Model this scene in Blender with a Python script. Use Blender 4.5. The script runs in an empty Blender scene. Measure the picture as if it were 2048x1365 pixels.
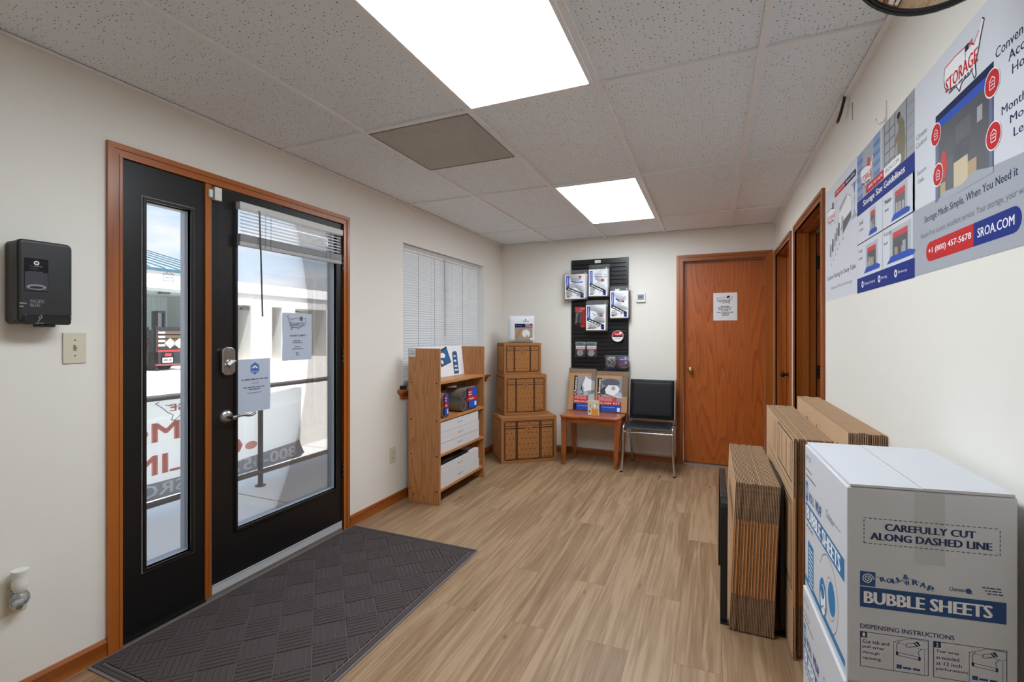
import bpy, math, random
from mathutils import Vector, Matrix
R = random.Random(7)
SC = bpy.context.scene
COL = SC.collection
W, D, H = 2.833, 5.045, 2.357          # room width, far wall, ceiling height
FY = -1.95                              # wall behind the camera
CAM = Vector((2.2737, 0.0, 1.3106))

# ---------------------------------------------------------------- camera
cd = bpy.data.cameras.new('camera'); cam = bpy.data.objects.new('camera', cd); COL.objects.link(cam)
cam.location = CAM; cam.rotation_euler = (math.pi/2, 0, math.radians(23.0))
cd.sensor_width = 36.0; cd.lens = 938.157/2048*36.0
cd.shift_y = -(682.5-669.84)/2048
cd.clip_start = .02; cd.clip_end = 300
SC.camera = cam
# ---------------------------------------------------------------- exposure
vs = SC.view_settings
vs.view_transform = 'Standard'; vs.look = 'None'; vs.gamma = 1.0; vs.exposure = 0.0; vs.use_curve_mapping = False
SC.cycles.use_denoising = True
SC.cycles.max_bounces = 10; SC.cycles.diffuse_bounces = 6; SC.cycles.transparent_max_bounces = 16
SC.cycles.caustics_reflective = False; SC.cycles.caustics_refractive = False
SC.cycles.sample_clamp_indirect = 6.0
# ---------------------------------------------------------------- world: pale blue sky with broken cloud
LIGHT_PANEL = 19.0
wd = bpy.data.worlds.new('sky'); SC.world = wd; wd.use_nodes = True
nt = wd.node_tree; nt.nodes.clear()
def nd(t, typ, **kw):
    n = t.nodes.new(typ)
    for k, v in kw.items():
        if k.startswith('i_'):
            k = k[2:]; k = int(k) if k.isdigit() else k
            if hasattr(v, 'default_value') or isinstance(v, bpy.types.NodeSocket): t.links.new(v, n.inputs[k])
            else: n.inputs[k].default_value = v
        else: setattr(n, k, v)
    return n
def ramp(t, fac, stops, interp='LINEAR'):
    n = t.nodes.new('ShaderNodeValToRGB'); n.color_ramp.interpolation = interp
    e = n.color_ramp.elements
    while len(e) < len(stops): e.new(.5)
    for k, (p, c) in enumerate(stops): e[k].position = p; e[k].color = tuple(c)+(1,) if len(c) == 3 else c
    t.links.new(fac, n.inputs[0]); return n.outputs[0]
tc = nd(nt, 'ShaderNodeTexCoord'); sep = nd(nt, 'ShaderNodeSeparateXYZ', i_0=tc.outputs['Generated'])
base = ramp(nt, sep.outputs[2], [(0.0, (.80, .88, .96)), (.15, (.62, .77, .96)), (.4, (.45, .65, .93)), (1.0, (.25, .45, .82))])
mp = nd(nt, 'ShaderNodeMapping', i_0=tc.outputs['Generated']); mp.inputs['Scale'].default_value = (1.6, 1.6, 5.0)
cn = nd(nt, 'ShaderNodeTexNoise', i_0=mp.outputs[0], i_Scale=2.6, i_Detail=6.0, i_Roughness=.55)
cf = ramp(nt, cn.outputs[0], [(.46, (0, 0, 0)), (.64, (1, 1, 1))])
mx = nd(nt, 'ShaderNodeMix', data_type='RGBA', i_0=cf, i_6=base, i_7=(.92, .94, .97, 1))
bg = nd(nt, 'ShaderNodeBackground', i_0=mx.outputs[2], i_1=1.2)
nd(nt, 'ShaderNodeOutputWorld', i_0=bg.outputs[0])
# ---------------------------------------------------------------- sun, high behind the building
sl = bpy.data.lights.new('sun', 'SUN'); sl.energy = 13; sl.angle = math.radians(.6); sl.color = (1, .965, .91)
so = bpy.data.objects.new('sun', sl); COL.objects.link(so)
so.rotation_euler = Vector((-.36, .10, -.93)).to_track_quat('-Z', 'Y').to_euler()
so.location = (4, 0, 9)

# ================================================================ helpers
def tag(o, label=None, cat=None, group=None, kind=None):
    if label: o['label'] = label
    if cat: o['category'] = cat
    if group: o['group'] = group
    if kind: o['kind'] = kind
    return o
ABS = {}
def thing(name, label, cat, loc, group=None, kind=None):
    o = bpy.data.objects.new(name, None); COL.objects.link(o); o.location = loc
    o.empty_display_size = .05; ABS[o] = Vector(loc)
    return tag(o, label, cat, group, kind)
def frame(o, xd, yd):
    x = Vector(xd).normalized(); y = Vector(yd).normalized(); z = x.cross(y)
    return Matrix(((x.x, y.x, z.x, o[0]), (x.y, y.y, z.y, o[1]), (x.z, y.z, z.z, o[2]), (0, 0, 0, 1)))
Zp = (0, 0, 1)
def LWF(y, z, x=0.0): return frame((x, y, z), (0, 1, 0), Zp)      # on the left wall, local z out of the wall
def RWF(y, z, x=W): return frame((x, y, z), (0, -1, 0), Zp)
def BWF(x, z, y=D): return frame((x, y, z), (1, 0, 0), Zp)
def FLOOR(x, y, z=0.0, a=0.0): return frame((x, y, z), (math.cos(a), math.sin(a), 0), (-math.sin(a), math.cos(a), 0))
ID = Matrix.Identity(4)
TXT = {}
def glyphs(s):
    k = s
    if k not in TXT:
        c = bpy.data.curves.new('t', 'FONT'); c.body = s; c.size = 1; c.resolution_u = 2; c.fill_mode = 'FRONT'
        o = bpy.data.objects.new('t', c); COL.objects.link(o)
        m = o.to_mesh()
        v = [(p.co.x, p.co.y) for p in m.vertices]; f = [tuple(p.vertices) for p in m.polygons]
        o.to_mesh_clear(); bpy.data.objects.remove(o); bpy.data.curves.remove(c)
        TXT[k] = (v, f)
    return TXT[k]
class MB:
    def __init__(s, fr=ID): s.v = []; s.f = []; s.m = []; s.mats = []; s.fr = fr
    def mi(s, mat):
        if mat not in s.mats: s.mats.append(mat)
        return s.mats.index(mat)
    def add(s, vs, fs, mat):
        b = len(s.v); k = s.mi(mat); fr = s.fr
        s.v += [fr @ Vector(p) for p in vs]
        for f in fs: s.f.append([b+i for i in f]); s.m.append(k)
        return s
    def box(s, x0, x1, y0, y1, z0, z1, mat):
        return s.add([(x0,y0,z0),(x1,y0,z0),(x1,y1,z0),(x0,y1,z0),(x0,y0,z1),(x1,y0,z1),(x1,y1,z1),(x0,y1,z1)],
                     [(0,3,2,1),(4,5,6,7),(0,1,5,4),(1,2,6,5),(2,3,7,6),(3,0,4,7)], mat)
    def hexa(s, b, t, mat):       # 4 bottom points, 4 top points, counter-clockwise from above
        return s.add(list(b)+list(t), [(0,3,2,1),(4,5,6,7),(0,1,5,4),(1,2,6,5),(2,3,7,6),(3,0,4,7)], mat)
    def prism(s, pts, z0, z1, mat):
        n = len(pts)
        return s.add([(x,y,z0) for x,y in pts]+[(x,y,z1) for x,y in pts],
                     [tuple(range(n-1,-1,-1)), tuple(range(n,2*n))]+[(i,(i+1)%n,n+(i+1)%n,n+i) for i in range(n)], mat)
    def poly(s, pts, mat, z=0.0): return s.add([(p[0],p[1],z if len(p)<3 else p[2]) for p in pts], [tuple(range(len(pts)))], mat)
    def rect(s, x0, y0, x1, y1, mat, z=.0004): return s.poly([(x0,y0),(x1,y0),(x1,y1),(x0,y1)], mat, z)
    def disc(s, cx, cy, r, mat, z=.0004, n=28, ry=None):
        ry = ry or r
        return s.poly([(cx+r*math.cos(2*math.pi*i/n), cy+ry*math.sin(2*math.pi*i/n)) for i in range(n)], mat, z)
    def pill(s, x0, y0, x1, y1, mat, z=.0004, left=True, right=True):
        r = (y1-y0)/2; p = []
        if right: p += [(x1-r+r*math.cos(a), y0+r+r*math.sin(a)) for a in [math.pi*(i/8-.5) for i in range(9)]]
        else: p += [(x1,y0),(x1,y1)]
        if left: p += [(x0+r-r*math.cos(a), y0+r-r*math.sin(a)) for a in [math.pi*(i/8-.5) for i in range(9)]]
        else: p += [(x0,y1),(x0,y0)]
        return s.poly(p, mat, z)
    def line(s, pts, w, mat, z=.0004):
        for a, b in zip(pts, pts[1:]):
            dx, dy = b[0]-a[0], b[1]-a[1]; L = math.hypot(dx, dy) or 1
            nx, ny = -dy/L*w/2, dx/L*w/2; ex, ey = dx/L*w*.3, dy/L*w*.3
            s.poly([(a[0]-nx-ex,a[1]-ny-ey),(b[0]-nx+ex,b[1]-ny+ey),(b[0]+nx+ex,b[1]+ny+ey),(a[0]+nx-ex,a[1]+ny-ey)], mat, z)
        return s
    def dash(s, a, b, n, w, mat, z=.0004):
        for i in range(n):
            t0, t1 = i/n, (i+.55)/n
            s.line([(a[0]+(b[0]-a[0])*t0, a[1]+(b[1]-a[1])*t0), (a[0]+(b[0]-a[0])*t1, a[1]+(b[1]-a[1])*t1)], w, mat, z)
        return s
    def text(s, body, x0, y0, x1, y1, mat, z=.0006, bold=.0, mirror=False):
        v, f = glyphs(body)
        if not v: return s
        ax, bx = min(p[0] for p in v), max(p[0] for p in v); ay, by = min(p[1] for p in v), max(p[1] for p in v)
        sx, sy = (x1-x0)/(bx-ax), (y1-y0)/(by-ay)
        for i, d in enumerate((0, -bold, bold) if bold else (0,)):       # heavier lettering: the strokes laid side by side
            if mirror: s.add([(x1-(p[0]-ax+d)*sx, y0+(p[1]-ay)*sy, z+i*.00003) for p in v], f, mat)
            else: s.add([(x0+(p[0]-ax+d)*sx, y0+(p[1]-ay)*sy, z+i*.00003) for p in v], f, mat)
        return s
    def greek(s, x0, y0, x1, h, mat, z=.0005, seed=1):   # a line of print too small to read
        r = random.Random(seed); x = x0
        while x < x1-h:
            w = min(r.uniform(1.5, 5)*h, x1-x); s.rect(x, y0, x+w, y0+h, mat, z); x += w+h*.7
        return s
    def cyl(s, p0, p1, r0, mat, r1=None, n=16, caps=True):
        r1 = r0 if r1 is None else r1
        a, b = Vector(p0), Vector(p1); d = (b-a).normalized()
        u = d.orthogonal().normalized(); w = d.cross(u)
        vs = []
        for P, r in ((a, r0), (b, r1)):
            vs += [tuple(P+(u*math.cos(2*math.pi*i/n)+w*math.sin(2*math.pi*i/n))*r) for i in range(n)]
        fs = [(i,(i+1)%n,n+(i+1)%n,n+i) for i in range(n)]
        if caps: fs += [tuple(range(n-1,-1,-1)), tuple(range(n,2*n))]
        return s.add(vs, fs, mat)
    def tube(s, pts, r, mat, n=10, flat=None):
        P = [Vector(p) for p in pts]; vs = []; u = None; k = len(P)
        for i in range(k):
            t = ((P[min(i+1,k-1)]-P[i]).normalized()+(P[i]-P[max(i-1,0)]).normalized()).normalized()
            u = t.orthogonal().normalized() if u is None else (u-t*u.dot(t)).normalized()
            w = t.cross(u)
            for j in range(n):
                a = 2*math.pi*j/n
                vs.append(tuple(P[i]+(u*math.cos(a)+w*math.sin(a))*r))
        fs = [(i*n+j, i*n+(j+1)%n, (i+1)*n+(j+1)%n, (i+1)*n+j) for i in range(k-1) for j in range(n)]
        fs += [tuple(range(n-1,-1,-1)), tuple(range((k-1)*n, k*n))]
        return s.add(vs, fs, mat)
    def bar(s, pts, w, t, mat, up=(0,0,1)):      # rectangular section swept along points; w along the side vector, t across
        P = [Vector(p) for p in pts]; vs = []; k = len(P); S = Vector(up)
        for i in range(k):
            d = ((P[min(i+1,k-1)]-P[i]).normalized()+(P[i]-P[max(i-1,0)]).normalized()).normalized()
            b = d.cross(S).normalized()
            c = 1.0
            if 0 < i < k-1:
                c = 1/max(.5, d.dot((P[i+1]-P[i]).normalized()))
            for a, e in ((-1,-1),(1,-1),(1,1),(-1,1)): vs.append(tuple(P[i]+S*(w/2*a)+b*(t/2*e*c)))
        fs = [(i*4+j, i*4+(j+1)%4, i*4+4+(j+1)%4, i*4+4+j) for i in range(k-1) for j in range(4)]
        fs += [(3,2,1,0), (k*4-4,k*4-3,k*4-2,k*4-1)]
        return s.add(vs, fs, mat)
    def lathe(s, prof, mat, n=24, a0=0, a1=2*math.pi):
        vs = []; full = abs(a1-a0-2*math.pi) < 1e-6; m = n if full else n+1
        for r, z in prof: vs += [(r*math.cos(a0+(a1-a0)*i/n), r*math.sin(a0+(a1-a0)*i/n), z) for i in range(m)]
        fs = []
        for j in range(len(prof)-1):
            for i in range(n):
                i2 = (i+1) % m
                fs.append((j*m+i, j*m+i2, (j+1)*m+i2, (j+1)*m+i))
        if full:
            if prof[0][0] > 1e-6: fs.append(tuple(range(m-1,-1,-1)))
            if prof[-1][0] > 1e-6: fs.append(tuple(range((len(prof)-1)*m, len(prof)*m)))
        return s.add(vs, fs, mat)
    def surf(s, nu, nv, fn, mat):
        vs = [tuple(fn(i/nu, j/nv)) for j in range(nv+1) for i in range(nu+1)]
        fs = [(j*(nu+1)+i, j*(nu+1)+i+1, (j+1)*(nu+1)+i+1, (j+1)*(nu+1)+i) for j in range(nv) for i in range(nu)]
        return s.add(vs, fs, mat)
    def pillow(s, x0, x1, y0, y1, t, mat, z0=0.0, n=14, p=2.6, wob=0.0, seed=0):   # soft packed pad, flat back, puffed front
        r = random.Random(seed); ph = [r.uniform(0, 6.28) for _ in range(4)]
        def f(u, v, sgn):
            a, b = 2*u-1, 2*v-1
            k = max(0, (1-abs(a)**p))**.5*max(0, (1-abs(b)**p))**.5
            wv = wob*(math.sin(9*u+ph[0])*math.sin(7*v+ph[1])+.6*math.sin(21*v+ph[2]+3*u))
            return (x0+(x1-x0)*u, y0+(y1-y0)*v, z0+(t*k+wv*k if sgn > 0 else 0.0))
        s.surf(n, n, lambda u, v: f(u, v, 1), mat)
        s.surf(2, 2, lambda u, v: f(1-u, v, -1), mat)
        return s
    def build(s, name, parent=None, smooth=None, bevel=0.0, seg=2, label=None, cat=None, group=None, kind=None, origin=None):
        xs = [p.x for p in s.v]; ys = [p.y for p in s.v]; zs = [p.z for p in s.v]
        c = Vector(origin) if origin else Vector(((min(xs)+max(xs))/2, (min(ys)+max(ys))/2, min(zs)))
        me = bpy.data.meshes.new(name)
        me.from_pydata([p-c for p in s.v], [], s.f); me.update()
        for m in s.mats: me.materials.append(m)
        me.polygons.foreach_set('material_index', s.m)
        if smooth is not None:
            me.polygons.foreach_set('use_smooth', [True]*len(s.f)); me.set_sharp_from_angle(angle=math.radians(smooth))
        o = bpy.data.objects.new(name, me); COL.objects.link(o)
        if parent is not None: o.parent = parent; o.location = c-ABS[parent]
        else: o.location = c
        ABS[o] = c
        if bevel:
            b = o.modifiers.new('bevel', 'BEVEL'); b.width = bevel; b.segments = seg; b.limit_method = 'ANGLE'; b.angle_limit = math.radians(40)
            b.harden_normals = False
        return tag(o, label, cat, group, kind)
def rrect(x0, y0, x1, y1, r, n=4):
    p = []
    for cx, cy, a in ((x1-r,y0+r,-.5),(x1-r,y1-r,0),(x0+r,y1-r,.5),(x0+r,y0+r,1)):
        p += [(cx+r*math.cos(math.pi*(a+.5*i/n)), cy+r*math.sin(math.pi*(a+.5*i/n))) for i in range(n+1)]
    return p
def arc_path(pts, r, n=5):     # round the corners of a polyline
    P = [Vector(p) for p in pts]; out = [P[0]]
    for i in range(1, len(P)-1):
        a, b = (P[i-1]-P[i]), (P[i+1]-P[i]); q = min(r, a.length*.45, b.length*.45)
        A, B = P[i]+a.normalized()*q, P[i]+b.normalized()*q
        for k in range(n+1):
            t = k/n; out.append(A*(1-t)**2+P[i]*2*t*(1-t)+B*t*t)
    return out+[P[-1]]

# ================================================================ materials
def srgb(r, g, b):
    return tuple(((c/255)/12.92 if c/255 <= .04045 else ((c/255+.055)/1.055)**2.4) for c in (r, g, b))
MATS = {}
def mat(name, rgb=(200, 200, 200), rough=.5, metal=0.0, spec=.5, bump=None, bumps=60, trans=0.0, emit=None, estr=0.0, coat=0.0, var=0.0):
    if name in MATS: return MATS[name]
    m = bpy.data.materials.new(name); m.use_nodes = True; t = m.node_tree
    b = t.nodes['Principled BSDF']; c = srgb(*rgb)
    b.inputs['Base Color'].default_value = (*c, 1); b.inputs['Roughness'].default_value = rough
    b.inputs['Metallic'].default_value = metal; b.inputs['Specular IOR Level'].default_value = spec
    b.inputs['Coat Weight'].default_value = coat
    if emit: b.inputs['Emission Color'].default_value = (*srgb(*emit), 1); b.inputs['Emission Strength'].default_value = estr
    if bump or var:
        tcn = nd(t, 'ShaderNodeTexCoord'); nz = nd(t, 'ShaderNodeTexNoise', i_0=tcn.outputs['Object'], i_Scale=bumps, i_Detail=4.0)
        if bump:
            bp = nd(t, 'ShaderNodeBump', i_Strength=bump, i_Distance=.002, i_Height=nz.outputs[0]); t.links.new(bp.outputs[0], b.inputs['Normal'])
        if var:
            cc = ramp(t, nz.outputs[0], [(.3, tuple(x*(1-var) for x in c)), (.7, tuple(min(1, x*(1+var)) for x in c))])
            t.links.new(cc, b.inputs['Base Color'])
    if trans:      # thin sheet that lets light through
        tr = nd(t, 'ShaderNodeBsdfTranslucent', i_0=(*c, 1)); ms = nd(t, 'ShaderNodeMixShader', i_0=trans, i_1=b.outputs[0], i_2=tr.outputs[0])
        t.links.new(ms.outputs[0], t.nodes['Material Output'].inputs[0])
    MATS[name] = m; return m
def clear(name, rgb=(255, 255, 255), alpha=.85, rough=.05, gloss=.12):   # clear pane or film: mostly see-through with a gloss
    if name in MATS: return MATS[name]
    m = bpy.data.materials.new(name); m.use_nodes = True; t = m.node_tree; t.nodes.clear()
    tr = nd(t, 'ShaderNodeBsdfTransparent', i_0=(*srgb(*rgb), 1)); gl = nd(t, 'ShaderNodeBsdfGlossy', i_Roughness=rough)
    fr = nd(t, 'ShaderNodeFresnel', i_0=1.45)
    mlt = nd(t, 'ShaderNodeMath', operation='MULTIPLY', i_0=fr.outputs[0], i_1=gloss*8)
    ms = nd(t, 'ShaderNodeMixShader', i_0=mlt.outputs[0], i_1=tr.outputs[0], i_2=gl.outputs[0])
    df = nd(t, 'ShaderNodeBsdfDiffuse', i_0=(.8, .8, .82, 1)); m2 = nd(t, 'ShaderNodeMixShader', i_0=1-alpha, i_1=ms.outputs[0], i_2=df.outputs[0])
    nd(t, 'ShaderNodeOutputMaterial', i_0=m2.outputs[0]); MATS[name] = m; return m
def wood(name, light, dark, axis='z', rough=.4, rings=26, scale=1.0, coat=.15, fine=.35, stretch=9.0):
    if name in MATS: return MATS[name]
    m = bpy.data.materials.new(name); m.use_nodes = True; t = m.node_tree; b = t.nodes['Principled BSDF']
    tcn = nd(t, 'ShaderNodeTexCoord'); mpn = nd(t, 'ShaderNodeMapping', i_0=tcn.outputs['Object'])
    k = [stretch*scale]*3; k['xyz'.index(axis)] = (.3 if 'trim' in name else .8)*scale; mpn.inputs['Scale'].default_value = k
    n1 = nd(t, 'ShaderNodeTexNoise', i_0=mpn.outputs[0], i_Scale=.55, i_Detail=2.0, i_Distortion=.25)
    s1 = nd(t, 'ShaderNodeMath', operation='MULTIPLY', i_0=n1.outputs[0], i_1=float(rings))
    s2 = nd(t, 'ShaderNodeMath', operation='PINGPONG' if 'trim' in name else 'FRACT', i_0=s1.outputs[0])
    if 'trim' in name: s2.inputs[1].default_value = 1.0
    mp2 = nd(t, 'ShaderNodeMapping', i_0=tcn.outputs['Object']); k2 = [160.0]*3; k2['xyz'.index(axis)] = 3.5; mp2.inputs['Scale'].default_value = k2
    n2 = nd(t, 'ShaderNodeTexNoise', i_0=mp2.outputs[0], i_Scale=1.0, i_Detail=3.0)
    a = nd(t, 'ShaderNodeMath', operation='MULTIPLY', i_0=s2.outputs[0], i_1=1-fine)
    c = nd(t, 'ShaderNodeMath', operation='MULTIPLY_ADD', i_0=n2.outputs[0], i_1=fine, i_2=a.outputs[0])
    L, K = srgb(*light), srgb(*dark); mid = tuple(.6*x+.4*y for x, y in zip(L, K))
    col = ramp(t, c.outputs[0], [(.08, K), (.3, mid), (.62, L), (.98, tuple(.85*x+.15*y for x, y in zip(L, K)))])
    t.links.new(col, b.inputs['Base Color']); b.inputs['Roughness'].default_value = rough; b.inputs['Coat Weight'].default_value = coat
    b.inputs['Coat Roughness'].default_value = .25
    bp = nd(t, 'ShaderNodeBump', i_Strength=.08, i_Distance=.001, i_Height=c.outputs[0]); t.links.new(bp.outputs[0], b.inputs['Normal'])
    MATS[name] = m; return m
def kraft(name, rgb, var=.08):
    return mat(name, rgb, .85, spec=.2, bump=.12, bumps=90, var=var)
M_wall = mat('wall_paint', (234, 230, 222), .75, spec=.25, bump=.06, bumps=220)
M_white = mat('white_plastic', (228, 227, 222), .4)
M_paper = mat('paper', (198, 206, 222), .7, spec=.2, trans=.3)
M_notice = mat('notice_paper', (232, 233, 236), .7, spec=.2)
M_poster = mat('poster_sheet', (214, 216, 224), .65, spec=.15)
M_pgray = mat('poster_gray', (168, 171, 180), .65, spec=.15)
M_pgray2 = mat('poster_pale_gray', (186, 189, 197), .65, spec=.15)
M_navy = mat('print_navy', (24, 44, 128), .65, spec=.15)
M_navyd = mat('print_dark_navy', (22, 32, 76), .65, spec=.15)
M_blue = mat('print_blue', (48, 84, 178), .65, spec=.15)
M_red = mat('print_red', (196, 34, 38), .65, spec=.15)
M_redl = mat('print_pale_red', (206, 78, 80), .65, spec=.15)
M_ink = mat('print_black', (30, 30, 36), .65, spec=.15)
M_inkg = mat('print_gray', (96, 98, 106), .65, spec=.15)
M_inkl = mat('print_light_gray', (142, 144, 152), .65, spec=.15)
M_wht = mat('print_white', (238, 238, 240), .65, spec=.15)
M_black = mat('black_plastic', (26, 26, 27), .42, bump=.03, bumps=500)
M_blackm = mat('black_metal', (20, 20, 21), .38)
M_doorblk = mat('black_door_paint', (20, 18, 18), .38, spec=.4)
M_chrome = mat('chrome', (215, 217, 220), .12, 1.0)
M_nickel = mat('satin_nickel', (176, 176, 174), .3, 1.0)
M_alu = mat('aluminium', (188, 190, 194), .38, .85)
M_brass = mat('brass', (206, 180, 110), .18, 1.0)
M_dark = mat('dark_recess', (12, 12, 13), .8)
M_oak = wood('trim_oak_upright', (172, 96, 34), (118, 56, 16), 'z', .32, 9, 1.0, .3)
M_oakx = wood('trim_oak_across', (172, 96, 34), (118, 56, 16), 'x', .32, 9, 1.0, .3)
M_oaky = wood('trim_oak_along', (172, 96, 34), (118, 56, 16), 'y', .32, 9, 1.0, .3)
M_door = wood('door_veneer', (182, 96, 36), (136, 63, 18), 'z', .35, 30, .75, .25, .4, 8)
M_case = wood('bookcase_oak', (188, 130, 80), (146, 94, 50), 'z', .42, 20, 1.2, .1)
M_casey = wood('bookcase_oak_along', (192, 134, 82), (150, 97, 52), 'y', .42, 12, 1.2, .1)
M_table = wood('table_wood', (184, 104, 48), (132, 66, 26), 'x', .28, 10, 1.0, .4)
M_tablez = wood('table_wood_upright', (164, 88, 40), (112, 54, 22), 'z', .3, 10, 1.0, .3)
M_kraft = kraft('kraft_board', (188, 146, 104))
M_kraftd = kraft('kraft_trunk', (164, 112, 66), .05)
M_kraftl = kraft('kraft_liner', (202, 167, 132))
M_fold = kraft('kraft_fold', (194, 130, 76))
M_tprint = mat('trunk_print', (44, 26, 17), .8, spec=.2)
M_tprint2 = mat('trunk_print_star', (92, 44, 22), .8, spec=.2)
def flute_mat():
    m = bpy.data.materials.new('corrugated_edge'); m.use_nodes = True; t = m.node_tree; b = t.nodes['Principled BSDF']
    tcn = nd(t, 'ShaderNodeTexCoord'); n = nd(t, 'ShaderNodeTexNoise', i_0=tcn.outputs['Object'], i_Scale=190.0, i_Detail=2.0)
    t.links.new(ramp(t, n.outputs[0], [(.40, srgb(40, 24, 15)), (.70, srgb(118, 86, 62))]), b.inputs['Base Color'])
    b.inputs['Roughness'].default_value = .9
    bp = nd(t, 'ShaderNodeBump', i_Strength=.6, i_Distance=.002, i_Height=n.outputs[0]); t.links.new(bp.outputs[0], b.inputs['Normal'])
    return m
M_flute = flute_mat()
M_carton = mat('white_carton', (206, 207, 212), .6, spec=.3, bump=.03, bumps=40)
M_bblue = mat('carton_blue', (24, 74, 132), .6)
M_bnavy = mat('carton_navy', (26, 40, 88), .6)
M_film = clear('clear_film', alpha=.94, rough=.08, gloss=.2)
M_glass = clear('window_glass', alpha=.96, rough=.0, gloss=.10)
M_glasst = clear('clear_plastic', (235, 238, 240), .8, .05, .2)
M_blind = mat('blind_slat', (224, 225, 226), .45, trans=.32)
M_reveal = mat('reveal_white', (238, 238, 236), .6)
M_ext = mat('white_siding', (204, 206, 204), .8)
M_conc = mat('concrete', (226, 226, 224), .85, bump=.2, bumps=60, var=.06)

# ================================================================ the room
def floor_mat():
    m = bpy.data.materials.new('plank_floor'); m.use_nodes = True; t = m.node_tree; b = t.nodes['Principled BSDF']
    tcn = nd(t, 'ShaderNodeTexCoord'); sp = nd(t, 'ShaderNodeSeparateXYZ', i_0=tcn.outputs['Object'])
    cb = nd(t, 'ShaderNodeCombineXYZ', i_0=sp.outputs[1], i_1=sp.outputs[0])
    br = nd(t, 'ShaderNodeTexBrick', i_0=cb.outputs[0], i_Color1=(0, 0, 0, 1), i_Color2=(1, 1, 1, 1), i_Mortar=(.5, .5, .5, 1))
    br.inputs['Scale'].default_value = 1.0; br.inputs['Brick Width'].default_value = 1.22; br.inputs['Row Height'].default_value = .178
    br.inputs['Mortar Size'].default_value = .0011; br.inputs['Mortar Smooth'].default_value = .3; br.offset = .38; br.offset_frequency = 2
    w = nd(t, 'ShaderNodeMath', operation='MULTIPLY', i_0=br.outputs[0], i_1=37.0)
    mp = nd(t, 'ShaderNodeMapping', i_0=tcn.outputs['Object']); mp.inputs['Scale'].default_value = (13, .75, 1)
    n1 = nd(t, 'ShaderNodeTexNoise', noise_dimensions='4D', i_Vector=mp.outputs[0], i_W=w.outputs[0], i_Scale=1.4, i_Detail=4.0, i_Distortion=.6)
    mp2 = nd(t, 'ShaderNodeMapping', i_0=tcn.outputs['Object']); mp2.inputs['Scale'].default_value = (85, 2.6, 1)
    n2 = nd(t, 'ShaderNodeTexNoise', noise_dimensions='4D', i_Vector=mp2.outputs[0], i_W=w.outputs[0], i_Scale=1.0, i_Detail=3.0)
    rg = nd(t, 'ShaderNodeMath', operation='MULTIPLY', i_0=n1.outputs[0], i_1=7.0); rf = nd(t, 'ShaderNodeMath', operation='PINGPONG', i_0=rg.outputs[0], i_1=1.0)
    g = nd(t, 'ShaderNodeMath', operation='MULTIPLY', i_0=rf.outputs[0], i_1=.36)
    g2 = nd(t, 'ShaderNodeMath', operation='MULTIPLY_ADD', i_0=n2.outputs[0], i_1=.92, i_2=g.outputs[0])
    g3 = nd(t, 'ShaderNodeMath', operation='MULTIPLY_ADD', i_0=br.outputs[0], i_1=.30, i_2=g2.outputs[0])
    col = ramp(t, g3.outputs[0], [(.22, srgb(92, 68, 46)), (.5, srgb(132, 104, 76)), (.78, srgb(151, 122, 93)), (1.0, srgb(168, 140, 110))])
    mp3 = nd(t, 'ShaderNodeMapping', i_0=tcn.outputs['Object']); mp3.inputs['Scale'].default_value = (16, 5, 1)
    vk = nd(t, 'ShaderNodeTexNoise', noise_dimensions='4D', i_Vector=mp3.outputs[0], i_W=w.outputs[0], i_Scale=1.0, i_Detail=2.0)
    kn = ramp(t, vk.outputs[0], [(.25, srgb(70, 46, 28)), (.31, (1, 1, 1))])
    mk = nd(t, 'ShaderNodeMix', data_type='RGBA', blend_type='MULTIPLY', i_0=.55, i_6=col, i_7=kn)
    ms = nd(t, 'ShaderNodeMix', data_type='RGBA', i_0=br.outputs[1], i_6=mk.outputs[2], i_7=(*srgb(112, 88, 64), 1))
    t.links.new(ms.outputs[2], b.inputs['Base Color']); b.inputs['Roughness'].default_value = .42; b.inputs['Specular IOR Level'].default_value = .4
    bp = nd(t, 'ShaderNodeBump', i_Strength=.12, i_Distance=.001, i_Height=g2.outputs[0]); t.links.new(bp.outputs[0], b.inputs['Normal'])
    return m
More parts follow.
